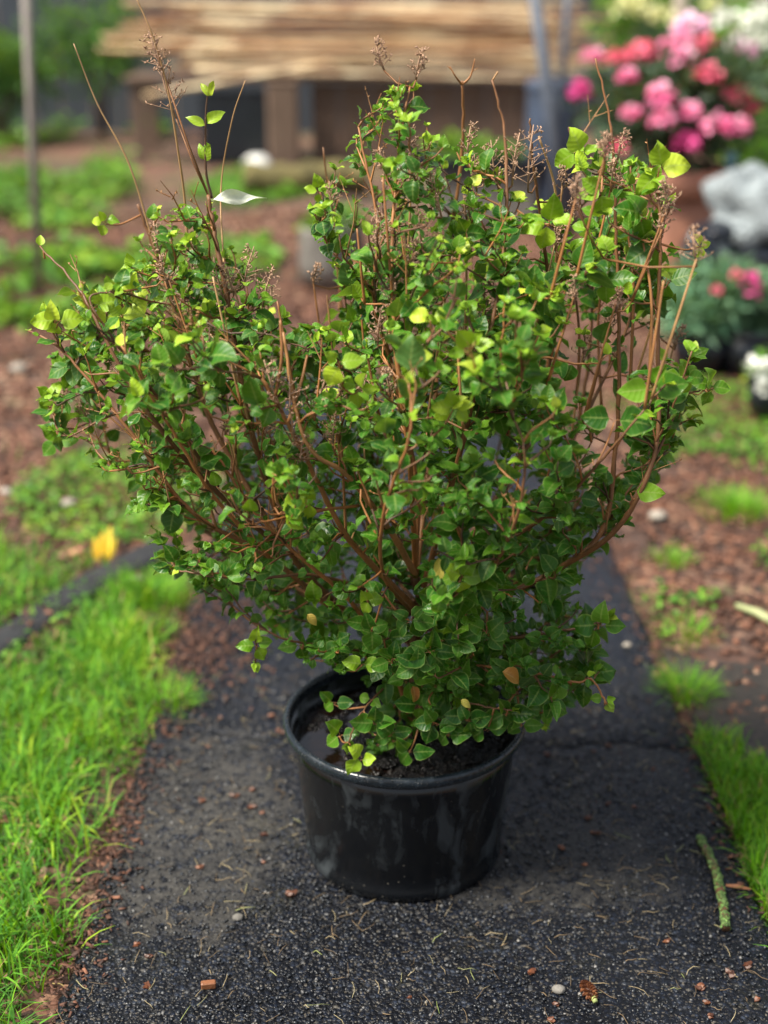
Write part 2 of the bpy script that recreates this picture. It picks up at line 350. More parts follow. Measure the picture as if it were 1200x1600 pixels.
def petal(name, stops, trans=.25):
    n = NT(name); _, g, _ = n.sep(n.attr('tint', 0)); c = n.ramp(g, stops); n.base(c); n.rough(.6); n.translucent(c, trans); return n.m
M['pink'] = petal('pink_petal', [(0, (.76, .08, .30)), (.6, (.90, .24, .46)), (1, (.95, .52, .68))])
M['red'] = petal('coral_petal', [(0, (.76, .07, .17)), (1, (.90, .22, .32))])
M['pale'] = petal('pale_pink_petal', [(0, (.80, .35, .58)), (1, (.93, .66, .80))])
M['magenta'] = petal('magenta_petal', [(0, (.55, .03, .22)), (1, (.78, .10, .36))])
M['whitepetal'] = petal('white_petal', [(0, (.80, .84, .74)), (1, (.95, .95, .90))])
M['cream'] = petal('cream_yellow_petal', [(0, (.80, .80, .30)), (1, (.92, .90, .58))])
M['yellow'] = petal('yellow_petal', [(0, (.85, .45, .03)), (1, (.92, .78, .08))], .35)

# ------------------------------------------------------------ the setting
def slab(x0, x1, y0f, y1f, ztop, name, mat, nx=60, ny=60, zb=-.05, rag=.004):
    xs = np.linspace(x0, x1, nx); V = []; f = []
    for j in range(ny):
        t = j / (ny - 1)
        for i, xx in enumerate(xs):
            y = y0f(xx) * (1 - t) + y1f(xx) * t
            ex = (rag * math.sin(y * 23 + 1) + rag * .8 * math.sin(y * 61) + rag * .5 * math.sin(y * 143)) if i in (0, nx - 1) else 0
            d = min(i, nx - 1 - i, j, ny - 1 - j); zz = ztop - (.006 if d == 0 else 0) + .0016 * math.sin(xx * 17 + y * 7) * math.sin(y * 11)
            V.append((xx + ex, y, zz))
    for j in range(ny - 1):
        for i in range(nx - 1): a = j * nx + i; f.append((a, a + 1, a + nx + 1, a + nx))
    ring = [i for i in range(nx)] + [j * nx + nx - 1 for j in range(1, ny)] + [(ny - 1) * nx + i for i in range(nx - 2, -1, -1)] + [j * nx for j in range(ny - 2, 0, -1)]
    b0 = len(V)
    for k in ring: V.append((V[k][0], V[k][1], zb))
    for k in range(len(ring)): k2 = (k + 1) % len(ring); f.append((ring[k2], ring[k], b0 + k, b0 + k2))
    mb = MB(); mb.add(V, f); o = mb.build(name, mat); return tag(o, kind='structure')
g = MB()
xs = np.concatenate([np.linspace(-120, -6, 8), np.linspace(-5, 5, 80), np.linspace(6, 120, 8)]); ys = np.concatenate([np.linspace(-60, 0, 6), np.linspace(.6, 16, 110), np.linspace(18, 160, 8)])
def gz(x, y):
    inpath = (x > -.56) & (x < .69) & (y < 4.95)
    z = -.022 + .010 * np.sin(x * 3.1 + y * 1.7) + .008 * np.sin(x * 7.3 - y * 4.1) + .004 * np.sin(x * 19 + y * 13)
    return np.where(inpath, -.03, z)
XX, YY = np.meshgrid(xs, ys); V = np.stack([XX.ravel(), YY.ravel(), gz(XX, YY).ravel()], 1); nx = len(xs)
g.add(V, [(j * nx + i, j * nx + i + 1, (j + 1) * nx + i + 1, (j + 1) * nx + i) for j in range(len(ys) - 1) for i in range(nx - 1)])
tag(g.build('ground', M['ground']), kind='structure')
crack = lambda x: 2.245 - .05 * (x - .1) + .008 * math.sin(x * 31) + .005 * math.sin(x * 83)
slab(-.47, .61, lambda x: -1.0, lambda x: crack(x) - .004, 0.0, 'path', M['path'], 120, 220)
slab(-.465, .605, lambda x: crack(x) + .004, lambda x: 4.9, -.003, 'path', M['path'], 120, 160)
# narrow side path of slate on the left
sp_pts = [gnd(-60, 1040), gnd(0, 1005), gnd(80, 950), gnd(150, 905), gnd(225, 868), gnd(262, 850)]
m = MB()
cen = np.array(sp_pts); hw = .05
nn = unit(np.stack([-(np.gradient(cen[:, 1])), np.gradient(cen[:, 0])], 1))
V = []
for i, (c_, n_) in enumerate(zip(cen, nn)):
    for s_, z_ in ((-1, -.04), (-.93, .004), (-.3, .008), (.4, .007), (.93, .003), (1, -.04)): V.append((c_[0] + n_[0] * s_ * hw, c_[1] + n_[1] * s_ * hw, z_ + .002 * math.sin(i * 3 + s_)))
m.add(V, [(i * 6 + k, i * 6 + k + 1, (i + 1) * 6 + k + 1, (i + 1) * 6 + k) for i in range(len(cen) - 1) for k in range(5)])
tag(m.build('side_path', M['slate']), kind='structure')
# dark damp soil to the right of the path
m = MB(); ang = np.linspace(0, 2 * math.pi, 48, endpoint=False); c0 = gnd(1200, 1120)
rr = 1 + .12 * np.sin(ang * 3 + 1) + .08 * np.sin(ang * 7) + .05 * np.sin(ang * 13); V = [(c0[0], c0[1], float(gz(c0[0], c0[1])) + .010)]
for q in (.33, .66, 1.0):
    for a, r_ in zip(ang, rr): x, y = max(.63, c0[0] + .38 * q * r_ * math.cos(a)), c0[1] + .34 * q * r_ * math.sin(a); V.append((x, y, -.024 + .010 * math.sin(x * 3.1 + y * 1.7) + .008 * math.sin(x * 7.3 - y * 4.1) + .004 * math.sin(x * 19 + y * 13) + (.010 if q < 1 else -.004)))
m.add(V, [(0, 1 + k, 1 + (k + 1) % 48) for k in range(48)] + [(1 + q * 48 + k, 49 + q * 48 + k, 49 + q * 48 + (k + 1) % 48, 1 + q * 48 + (k + 1) % 48) for q in (0, 1) for k in range(48)]); tag(m.build('soil_patch', M['dirt']), kind='structure')

# ------------------------------------------------------------ fences behind
def fence(x0, x1, y, h, bw, mat, label, rot=0):
    e = empty('board_fence', ((x0 + x1) / 2, y, 0), label, 'fence'); mp = MB(); x = x0
    while x < x1:
        b = MB(); hh = h + random.uniform(-.03, .03); b.box((x + .006 - (x0 + x1) / 2, -.012, -.05), (x + bw - .006 - (x0 + x1) / 2, .012, hh), bev=.004); b.build('board', mat, e, smooth=False); x += bw
    for zz in (.35, h - .3): mp.box((x0 - (x0 + x1) / 2, .013, zz), (x1 - (x0 + x1) / 2, .06, zz + .09))
    mp.build('rail', mat, e, smooth=False)
    return e
fence(-16.0, 3.4, 14.5, 1.9, .30, M['fence'], 'dark blue-grey board fence behind the stack of bamboo')
fence(3.42, 14.0, 13.9, 1.9, .26, M['fence2'], 'pale weathered board fence behind the pink flowers')

# ------------------------------------------------------------ staging bench with bamboo
BY = 12.0
e = empty('potting_bench', (-.3, BY, 0), 'low weathered timber bench carrying the stack of bamboo canes', 'bench')
def bx(name, lo, hi, mat, par, bev=.004): b = MB(); b.box(lo, hi, bev=bev); return b.build(name, mat, par, smooth=False)
for yy in (-.42, -.20, .02, .24): bx('slat', (-1.9, yy, .66), (1.95, yy + .19, .70), M['wood'], e)
for xx in (-1.85, 1.78):
    for yy in (-.38, .34): bx('leg', (xx, yy, -.03), (xx + .10, yy + .1, .66), M['wood'], e)
for k, xx in enumerate(np.arange(-.32, 1.7, .25)): bx('side_board', (xx, -.30 + .01 * (k % 2), -.02), (xx + .24, -.27 + .01 * (k % 2), .64), M['wood'], e)
e2 = empty('timber_post', (-.84, BY - .55, 0), 'thick brown timber post standing before the left end of the bench', 'post')
b = MB(); b.box((-.13, -.1, -.03), (.13, .1, .66), bev=.02); b.build('shaft', M['wood'], e2, smooth=False); b = MB(); b.box((-.135, -.105, .66), (.135, .105, .68), bev=.004); b.build('cap', M['wood'], e2, smooth=False)
e3 = empty('black_crate', (-1.28, BY - .2, 0), 'black plastic crate in the shade under the left of the bench', 'crate')
for a_, b_ in (((-.28, -.2, 0), (.28, -.18, .56)), ((-.28, .18, 0), (.28, .2, .56)), ((-.28, -.18, 0), (-.26, .18, .56)), ((.26, -.18, 0), (.28, .18, .56))): bx('crate_side', a_, b_, M['black'], e3)
bx('crate_base', (-.259, -.179, .01), (.259, .179, .03), M['black'], e3)
def cane(p0, p1, r_, tint, name='bamboo_cane', label='dry tan bamboo cane lying in the stack on the bench', group='bamboo canes stacked on the bench'):
    p0 = np.array(p0, float); p1 = np.array(p1, float); L = np.linalg.norm(p1 - p0); m = MB(); n = int(L / .28); pts = []; rd = []
    for i in range(n + 1):
        for dt, q in ((-.012, 1), (-.004, 1.13), (.004, 1.13), (.012, 1)):
            t = i / n + dt / L
            if 0 <= t <= 1: pts.append(p0 + (p1 - p0) * t); rd.append(r_ * q * (1 - .25 * i / n))
    m.tube(pts, rd, 10, c=(tint, .5, .5)); o = m.build(name, M['bamboo'], off=p0); o.location = tuple(p0); return tag(o, label, 'bamboo cane', group)
for row in range(9):
    z0 = .735 + row * .066
    for k in range(4):
        yy = BY - .40 + k * .21 + random.uniform(-.04, .04); L0 = -2.45 + random.uniform(0, .9) + (.5 if row < 2 else 0); L1 = 1.85 + random.uniform(-.5, .35)
        t = random.choice([.05, .2, .55, .85, .95, 1.0]) if k < 2 else random.random() * .8
        sl_ = random.uniform(-.11, .04); nm = 'bright pale' if t > .8 else 'dark brown' if t < .3 else 'tan'
        cane((L0, yy, z0 - sl_ * .5 + random.uniform(-.015, .015)), (L1, yy + random.uniform(-.05, .05), z0 + sl_), random.uniform(.010, .022), t, label=nm + ' dry bamboo cane lying in the stack on the bench', group=nm + ' bamboo canes stacked on the bench')
cane(at(225, 150, BY - .62), at(520, 97, BY - .55), .022, .8, label='loose bamboo cane jutting down to the left under the stack', group=None)
# bare white bowl and log
def lathe_thing(name, prof, loc, mat, label, cat, parent=None, n=40):
    m = MB(); m.lathe(prof, n); o = m.build(name, mat, parent); o.location = tuple(loc)
    if label: tag(o, label, cat)
    return o
p = gnd(402, 262); lathe_thing('bowl', [(.0, .10), (.06, .10), (.10, .07), (.125, .02), (.13, 0), (.12, 0), (.09, .06), (.0, .085)], p, M['white'], 'upturned white bowl lying on the ground beside the mossy log', 'bowl')
p = gnd(480, 300); m = MB(); pts = [p + np.array([x, .03 * math.sin(x * 4), .10 + .01 * math.sin(x * 9)]) for x in np.linspace(-.45, .45, 14)]
m.tube(pts, [.11 + .012 * math.sin(i * 2.1) for i in range(14)], 14); o = m.build('mossy_log', M['moss'], off=p); o.location = tuple(p); tag(o, 'short mossy log lying on the ground before the bench', 'log')

# grey planter, tray, bin, poles
p = gnd(520, 440); e = empty('stone_planter', p, 'squat grey stone planter behind the shrub, left of its middle', 'planter')
lathe_thing('planter_body', [(0, 0), (.15, 0), (.17, .1), (.165, .26), (.17, .28), (.145, .28), (.14, .22), (0, .22)], (0, 0, 0), M['stone'], None, None, e)
def foliage_blob(name, n, rad, mat, parent=None, size=.05, asp=.5, cz=0, clumps=12, seed=1, age=(0, 1), up=.6, loc=(0, 0, 0)):
    r_ = np.random.default_rng(seed); rad = np.array(rad)
    cc = unit(r_.normal(size=(clumps, 3))) * r_.uniform(.3, .95, (clumps, 1)) ** .6 * rad * .8
    k = r_.integers(0, clumps, n); d = unit(r_.normal(size=(n, 3))); P = cc[k] + d * rad * .42 * r_.uniform(.3, 1, (n, 1))
    P[:, 2] = np.maximum(P[:, 2] + cz, .01); D = d + np.array([0, 0, .3]) ; U = r_.normal(0, .6, (n, 3)) + np.array([0, 0, 1.0])
    ag = np.clip(r_.uniform(age[0], age[1], n) + r_.normal(0, .12, clumps)[k], 0, 1)
    t = np.stack([ag, r_.uniform(0, 1, n), 0 * ag], 1); L = size * r_.uniform(.6, 1.3, n)
    V, Q, T, UV = leaf_arrays(P + np.array(loc), D, U, L, np.full(n, asp), r_.uniform(.1, .6, n), r_.uniform(-.2, .9, n), np.full(n, .04), t, nu=5)
    return raw_mesh(name, V, Q, mat, T, UV, parent)
foliage_blob('foliage', 160, (.15, .15, .1), M['weed'], e, .07, .5, .30, 8, 3)
p = gnd(760, 345); e = empty('concrete_block', p, 'rough grey concrete block behind the shrub under the black tray', 'block')
b = MB(); b.box((-.30, -.16, 0), (.30, .16, .34), bev=.02); b.build('block_body', M['stone'], e, smooth=False)
e = empty('seed_tray', p + np.array([-.06, 0, .34]), 'shallow black seed tray of seedlings on the concrete block', 'tray')
for a_, b_ in (((-.40, -.2, .002), (.40, .2, .01)), ((-.40, -.2, .01), (.40, -.185, .07)), ((-.40, .185, .01), (.40, .2, .07)), ((-.40, -.185, .01), (-.385, .185, .07)), ((.385, -.185, .01), (.40, .185, .07))): bx('tray_side' if a_[2] > .005 else 'tray_base', a_, b_, M['black'], e, 0)
foliage_blob('seedlings', 320, (.36, .15, .09), M['weed'], e, .07, .5, .11, 14, 5, (.3, 1))
p = gnd(858, 345); e = empty('water_butt', p, 'tall dark navy plastic water butt behind the grey poles', 'water butt')
lathe_thing('butt_body', [(0, 0), (.15, 0), (.165, .15), (.18, .45), (.17, .80), (.165, .83), (0, .83)], (0, 0, 0), M['navy'], None, None, e)
lathe_thing('lid', [(.178, .80), (.185, .835), (.17, .86), (0, .875)], (0, 0, 0), M['navy'], None, None, e)
def pole(name, a, b_, r_, mat, label, fin=True):
    a = np.array(a); b_ = np.array(b_); m = MB(); m.tube([a, a * .5 + b_ * .5, b_], r_, 12); o = m.build(name, mat, off=a); o.location = tuple(a)
    c_ = MB(); c_.tube([b_, b_ + unit(b_ - a) * .02], r_ * 1.15, 12); c_.build('end_cap', M['black'], o, off=a); return tag(o, label, 'pole')
pole('metal_pole', gnd(892, 400), at(828, -60, 7.4), .034, M['darkmetal'], 'leaning grey metal pole before the water butt, the left one of the crossed pair')
pole('metal_pole', gnd(856, 395), at(892, -60, 7.5), .020, M['darkmetal'], 'thinner grey metal pole crossing the thicker one before the water butt')
pole('garden_stake', gnd(62, 455), at(38, -60, 6.3), .022, M['greywood'], 'slim upright grey stake among the weeds at the left')
pole('wooden_stake', gnd(1075, 300), at(1062, -60, 9.4), .05, M['fence2'], 'pale upright wooden stake between the yellow and white flowers')

# ------------------------------------------------------------ flowers at the right
def truss(name, mat, parent, loc, rad, n=46, seed=0):
    r_ = np.random.default_rng(seed); d = unit(r_.normal(size=(n, 3))); d[:, 2] = np.abs(d[:, 2]) * .9 - .25; d = unit(d)
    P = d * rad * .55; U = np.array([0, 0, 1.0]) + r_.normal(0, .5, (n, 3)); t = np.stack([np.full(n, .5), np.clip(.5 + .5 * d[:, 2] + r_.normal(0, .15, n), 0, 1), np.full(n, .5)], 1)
    V, Q, T, UV = leaf_arrays(P, d + r_.normal(0, .35, (n, 3)), U, np.full(n, rad * .75), np.full(n, .85), np.full(n, .25), r_.uniform(.2, 1.1, n), np.full(n, .06), t, nu=5, sharp=.5)
    o = raw_mesh(name, V, Q, mat, T, UV, parent); o.location = tuple(loc); return o
AY = 6.75
pb = gnd(1040, 436); pb[1] = AY
e = empty('terracotta_pot', pb, 'large terracotta pot holding the pink flowering shrub', 'pot')
lathe_thing('pot_body', [(0, 0), (.23, 0), (.25, .1), (.295, .46), (.27, .46), (.26, .42)], (0, 0, 0), M['terra'], None, None, e, 56)
lathe_thing('rim', [(.297, .43), (.325, .435), (.335, .50), (.325, .56), (.30, .56), (.285, .50), (.285, .44)], (0, 0, 0), M['terra'], None, None, e, 56)
lathe_thing('soil', [(.284, .50), (.15, .52), (0, .53)], (0, 0, 0), M['soil'], None, None, e, 40)
e = empty('flowering_shrub', pb + np.array([0, 0, .52]), 'dark leaved shrub covered with pink and red blooms in the terracotta pot', 'shrub')
for k in range(7):
    m = MB(); a = k * .9; m.tube([(0, 0, -.01), (.1 * math.cos(a), .08 * math.sin(a), .15), (.3 * math.cos(a), .22 * math.sin(a), .36)], [.014, .009, .004], 6, c=(.3, .5, .5)); m.build('branch', M['bark'], e)
foliage_blob('foliage', 3000, (.47, .36, .36), M['darkleaf'], e, .075, .42, .34, 34, 11, (0, .7))
org = pb + np.array([0, 0, .52])
for k, (px, py, kind, rad, dy) in enumerate([(1000, 85, 'red', .075, -.1), (1035, 80, 'pink', .06, -.05), (980, 122, 'pink', .055, -.3), (1062, 68, 'pink', .07, -.1), (1070, 95, 'pink', .075, -.2), (1104, 68, 'red', .055, -.1),
    (1108, 118, 'red', .068, -.3), (1036, 150, 'pink', .075, -.38), (986, 177, 'pink', .055, -.38), (1036, 190, 'pink', .075, -.40), (1077, 176, 'pink', .055, -.38), (1150, 150, 'red', .07, -.25),
    (1172, 170, 'red', .055, -.25), (1120, 198, 'pink', .085, -.42), (1152, 203, 'pink', .07, -.38), (1072, 228, 'magenta', .07, -.40), (925, 90, 'pink', .06, 0), (905, 145, 'magenta', .065, 0), (1085, 42, 'pale', .085, 0), (1062, 45, 'pale', .05, .05), (960, 92, 'red', .05, -.1), (1165, 80, 'pale', .06, .1),
    (965, 235, 'red', .05, -.35)]):
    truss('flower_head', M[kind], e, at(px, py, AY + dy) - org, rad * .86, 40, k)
p = at(1110, 262, AY - .17); e = empty('plastic_pot', p, 'small teal pot standing on the rim of the terracotta pot', 'pot')
p[2] = .558; e.location = (pb[0] + .24, AY - .2, .558)
lathe_thing('pot_body', [(0, 0), (.022, 0), (.034, .09), (.030, .09), (.02, .01)], (0, 0, 0), M['teal'], None, None, e, 20)
# white and cream flowered bushes further back
def flower_bush(px, py, Y, rad, n, mat, heads, label, seed, lm='weed', age=(.2, .8), size=.06):
    p = at(px, py, Y); base = np.array([p[0], Y, -.02]); e = empty('flowering_bush', base, label, 'bush')
    for k in range(5):
        m = MB(); a = k * 1.3 + .4; h = p[2]; m.tube([(.02 * math.cos(a), .02 * math.sin(a), 0), (.08 * math.cos(a), .05 * math.sin(a), h * .6), (rad[0] * .6 * math.cos(a), rad[1] * .6 * math.sin(a), h)], [.012, .009, .004], 6, c=(.3, .5, .5)); m.build('branch', M['bark'], e)
    foliage_blob('foliage', n, rad, M[lm], e, size, .5, p[2], 26, seed, age)
    for k, (hx, hy, r_, mt) in enumerate(heads): truss('flower_head', M[mt], e, at(hx, hy, Y - rad[1] * random.uniform(.5, .95)) - base, r_, 26, seed * 50 + k)
flower_bush(1175, 90, 8.6, (.42, .35, .48), 1800, None, [(1135, 30, .075, 'whitepetal'), (1180, 40, .085, 'whitepetal'), (1195, 62, .09, 'whitepetal'), (1155, 62, .055, 'whitepetal'), (1188, 20, .06, 'whitepetal'), (1130, 80, .05, 'whitepetal'), (1185, 75, .07, 'whitepetal'), (1150, 70, .06, 'pale'), (1168, 88, .07, 'pale'), (1160, 130, .05, 'cream'), (1172, 145, .05, 'cream'), (1190, 158, .05, 'whitepetal')], 'green bush with big white blooms at the right edge', 21)
flower_bush(1010, 40, 10.4, (.45, .3, .5), 1500, None, [(975, 15, .09, 'cream'), (1000, 18, .07, 'cream'), (990, 0, .09, 'cream'), (1020, 25, .07, 'cream'), (1040, 27, .075, 'cream'), (1110, 6, .06, 'cream')], 'green bush with pale yellow blooms above the pink flowers', 22)
flower_bush(1195, 225, 7.4, (.26, .22, .20), 900, None, [], 'leafy green bush behind the white sack', 23)
for px, py, Y, rr_, lb, sd in [(150, 60, 13.6, (.7, .4, .55), 'dark green bush in front of the blue-grey fence, beside the bamboo', 24), (-5, 120, 13.2, (.6, .4, .45), 'dark green bush in front of the blue-grey fence at the far left edge', 25)]: flower_bush(px, py, Y, rr_, 1300, None, [], lb, sd, 'weed', (0, .35), .09)
# white sack with black lining
def lump(name, c, rad, mat, parent, seed, amp=.16, n=28, fl=None):
    r_ = np.random.default_rng(seed); k = r_.normal(0, 3.0, (8, 3)); ph = r_.uniform(0, 6, 8); V = []; f = []; m_ = n // 2
    for i in range(m_ + 1):
        for j in range(n):
            th = math.pi * i / m_; a = 2 * math.pi * j / n; d = np.array([math.sin(th) * math.cos(a), math.sin(th) * math.sin(a), math.cos(th)])
            s_ = 1 + amp * np.sum(np.sin(k @ d + ph)) / 3 + amp * .35 * abs(math.sin(3 * a + 4 * d[2])) + amp * .5 * (abs(math.sin(5 * a - 7 * d[2] + ph[0])) - .5) * (amp > .2); v = np.array(c) + d * np.array(rad) * s_
            if fl is not None: v[2] = max(v[2], fl + .001 * i)
            V.append(v)
    for i in range(m_):
        for j in range(n): f.append((i * n + j, (i + 1) * n + j, (i + 1) * n + (j + 1) % n, i * n + (j + 1) % n))
    m = MB(); m.add(V, f); return m.build(name, mat, parent)
sb = gnd(1160, 440); sb[1] = 6.0; sb[0] = at(1160, 400, 6.0)[0]; sb[2] = 0
e = empty('plastic_sack', sb, 'crumpled white plastic sack with black folds, beside the terracotta pot', 'sack')
lump('sack_body', (.03, 0, .44), (.20, .16, .185), M['poly'], e, 4, .26, 40)
lump('tied_neck', (.02, 0, .60), (.05, .05, .06), M['poly'], e, 9, .2)
lump('side_fold', (.17, -.04, .42), (.12, .12, .12), M['poly'], e, 6, .26)
lump('lower_fold', (-.13, -.05, .28), (.07, .10, .09), M['poly'], e, 12, .12)
lump('black_fold', (-.15, -.07, .375), (.075, .09, .035), M['black'], e, 5, .15)
lump('black_base', (.05, -.10, .27), (.22, .10, .040), M['black'], e, 8, .1)
e = empty('plastic_tub', sb + np.array([0.05, 0, 0]), 'grey-green plastic tub under the white sack', 'tub')
lathe_thing('tub_body', [(0, 0), (.17, 0), (.22, .19), (.205, .19), (.16, .02), (0, .02)], (0, 0, 0), M['greyplastic'], None, None, e, 40)
lathe_thing('rim', [(.206, .185), (.235, .19), (.235, .215), (.206, .215), (.203, .19)], (0, 0, 0), M['greyplastic'], None, None, e, 40)
p = gnd(1090, 480); p[0] = at(1092, 440, 5.7)[0]; p[1] = 5.7
e = empty('folded_sheet', p, 'black plastic sheet bunched up left of the tub', 'plastic sheet'); lump('sheet_body', (0, 0, .19), (.10, .12, .2), M['black'], e, 17, .2, fl=0)
# plants in black pots
def potted(px, py, r_, h, fr, n, label, plabel, seed, flowers=(), mat='greyleaf', grp=None):
    b0 = gnd(px, py); b0[1] += r_; e = empty('nursery_pot', b0, plabel, 'pot', grp)
    lathe_thing('pot_body', [(0, 0), (r_ * .8, 0), (r_ * .97, h - .02), (r_ * .92, h - .02), (r_ * .9, h - .04)], (0, 0, 0), M['black'], None, None, e, 32)
    lathe_thing('rim', [(r_ * .975, h - .025), (r_ * 1.04, h - .022), (r_ * 1.04, h), (r_ * .93, h), (r_ * .91, h - .03)], (0, 0, 0), M['black'], None, None, e, 32)
    lathe_thing('soil', [(r_ * .9, h - .035), (0, h - .025)], (0, 0, 0), M['soil'], None, None, e, 24)
    q = empty('potted_plant', b0 + np.array([0, 0, h - .03]), label, 'plant')
    foliage_blob('foliage', n, fr, M[mat], q, .07, .28, fr[2] * .9, 20, seed, (.1, 1))
    m = MB(); m.tube([(0, 0, -.01), (0.01, 0, fr[2] * .5), (0, .01, fr[2])], [.01, .006, .003], 6, c=(.3, .5, .5)); m.build('stem', M['bark'], q)
    for k, (hx, hy, rr_, mt) in enumerate(flowers): truss('flower_head', M[mt], q, at(hx, hy, b0[1] - fr[1]) - b0 - np.array([0, 0, h - .03]), rr_, 22, seed * 60 + k)
potted(1105, 588, .12, .16, (.20, .17, .14), 1300, 'grey-green bushy plant with a small red bud, nearest the shrub', 'round black nursery pot, left one of the pair behind the shrub', 31, [(1120, 456, .022, 'red')])
potted(1180, 592, .13, .17, (.21, .17, .145), 1400, 'grey-green bushy plant with magenta blooms under the tub', 'round black nursery pot near the white flower at the right edge', 32, [(1172, 440, .035, 'magenta'), (1178, 458, .03, 'magenta'), (1150, 430, .022, 'red')])
potted(1215, 655, .09, .13, (.10, .09, .05), 200, 'small plant with one white bloom at the right edge', 'small dark pot with the white bloom at the right edge', 33, [(1184, 578, .05, 'whitepetal'), (1198, 610, .035, 'whitepetal')], 'weed')

# ------------------------------------------------------------ grass, weeds, mulch
def noise2(x, y, s=1.0, seed=0):
    r_ = np.random.default_rng(seed); v = 0
    for o in range(5):
        k = r_.normal(0, 1, (4, 2)) * s * 1.9 ** o; p_ = r_.uniform(0, 6.28, 4)
        v = v + sum(np.sin(k[i, 0] * x + k[i, 1] * y + p_[i]) for i in range(4)) / 4 * .75 ** o
    return v
def blades(name, X, Y_, L, W, lean, age, mat, kind='stuff', z0=None, parent=None, flow=None, off=None):
    n = len(X); ns = 5; az = RNG.uniform(0, 6.28, n) if flow is None else flow
    d = np.stack([np.cos(az), np.sin(az), 0 * az], 1); side = np.stack([-np.sin(az), np.cos(az), 0 * az], 1)
    rot = RNG.uniform(-1.2, 1.2, n); side = side * np.cos(rot)[:, None] + d * np.sin(rot)[:, None] * .6
    Z0 = gz(X, Y_) - .004 if z0 is None else z0
    P = np.zeros((n, ns, 2, 3)); u = np.linspace(0, 1, ns); th0 = lean * .25; pos = np.stack([X, Y_, Z0], 1)
    for k in range(ns):
        wk = W * (1 - u[k]) ** .6 * (1 - .15 * (k == 0)) + .0002
        for s_ in (0, 1): P[:, k, s_] = pos + side * ((s_ - .5) * wk)[:, None]
        th = th0 + lean * u[k] * 1.1; pos = pos + (d * np.sin(th)[:, None] + np.array([0, 0, 1]) * np.cos(th)[:, None]) * (L / (ns - 1))[:, None]
        pos += side * (RNG.normal(0, .03, n) * L)[:, None]
    q = np.array([[2 * k, 2 * k + 1, 2 * k + 3, 2 * k + 2] for k in range(ns - 1)]); Q = (q[None] + (np.arange(n) * ns * 2)[:, None, None]).reshape(-1, 4)
    T = np.repeat(np.stack([age, RNG.uniform(0, 1, n), 0 * age], 1), ns * 2, axis=0)
    UV = np.tile(np.stack([np.repeat(u, 2), np.tile([-.5, .5], ns), np.zeros(ns * 2)], 1), (n, 1))
    o = raw_mesh(name, P.reshape(-1, 3), Q, mat, T, UV, parent, off=off)
    return o
def sample(n, x0, x1, y0, y1): return RNG.uniform(x0, x1, n), RNG.uniform(y0, y1, n)
def side_dist(x, y):
    """distance to slate side path centre"""
    d = np.full(x.shape, 9.0)
    for a, b in zip(cen[:-1, :2], cen[1:, :2]):
        ab = b - a; t = np.clip(((x - a[0]) * ab[0] + (y - a[1]) * ab[1]) / (ab @ ab), 0, 1); d = np.minimum(d, np.hypot(x - a[0] - t * ab[0], y - a[1] - t * ab[1]))
    return d
# left lawn
X, Y_ = sample(230000, -1.75, -.44, 1.3, 4.2); k = X > -.34 * Y_ - .16; X, Y_ = X[k], Y_[k]
edge = -.482 + .022 * np.sin(Y_ * 9) + .018 * np.sin(Y_ * 23 + 1) - .03 * np.clip((1.95 - Y_) / .4, 0, 1)
dens = np.clip(.85 + .7 * noise2(X, Y_, 6, 3), .06, 1) * np.clip((edge - X) / .05, 0, 1) ** .5
dens *= np.where(Y_ > 2.75, np.clip(.75 + .9 * noise2(X, Y_, 2.2, 5), 0, 1), 1) * np.clip((3.35 - Y_ + .25 * noise2(X, Y_, 3, 15)) / .2, .02, 1) * np.where(side_dist(X, Y_) < .09, .5, 1)
keep = (RNG.uniform(0, 1, len(X)) < dens) & (side_dist(X, Y_) > hw) & (RNG.uniform(0, 1, len(X)) < np.where(Y_ > 2.8, .33, .42))
X, Y_ = X[keep], Y_[keep]; n = len(X); cl = noise2(X, Y_, 7, 8)
L = RNG.uniform(.025, .095, n) * np.clip(1 + .6 * cl, .35, 1.7); ag = np.clip(.44 + .28 * cl + RNG.normal(0, .23, n), 0, .88); ag[RNG.uniform(0, 1, n) < .035] = 1  # clump noise also sets blade tone: shade in the gaps painted as darker green
tag(blades('lawn_grass', X, Y_, L, RNG.uniform(.0022, .0066, n) * np.where(Y_ > 2.6, 1.3, 1), RNG.uniform(.3, 2.4, n), ag, M['grass']), 'bright green lawn grass left of the wet path', 'grass', kind='stuff')
# right verge: clumps given by pixel
def clumps(name, lst, label, Lr=(.04, .085), w=(.0025, .0055)):
    Xs, Ys, Ls, As = [], [], [], []
    for px, py, rx, ry, n in lst:
        c_ = gnd(px, py); a = RNG.uniform(0, 6.28, n); q = np.sqrt(RNG.uniform(0, 1, n)); x = c_[0] + rx * q * np.cos(a); y = c_[1] + ry * q * np.sin(a)
        k = (x > .615) | (x < -.475); Xs.append(x[k]); Ys.append(y[k]); Ls.append(RNG.uniform(*Lr, k.sum())); As.append(np.clip(.62 + RNG.normal(0, .15, k.sum()), 0, .87))
    X, Y_, L, A = map(np.concatenate, (Xs, Ys, Ls, As)); A[RNG.uniform(0, 1, len(A)) < .06] = 1
    return tag(blades(name, X, Y_, L, RNG.uniform(*w, len(X)), RNG.uniform(.2, 1.5, len(X)), A, M['grass']), label, 'grass', kind='stuff')
clumps('verge_grass', [(1120, 1175, .06, .09, 500), (1165, 1260, .08, .12, 1300), (1205, 1330, .10, .14, 2000), (1230, 1400, .09, .12, 1300), (1215, 1230, .05, .09, 500), (1240, 1480, .05, .12, 700), (1190, 1215, .04, .05, 250)], 'bright green grass verge along the right edge of the path')
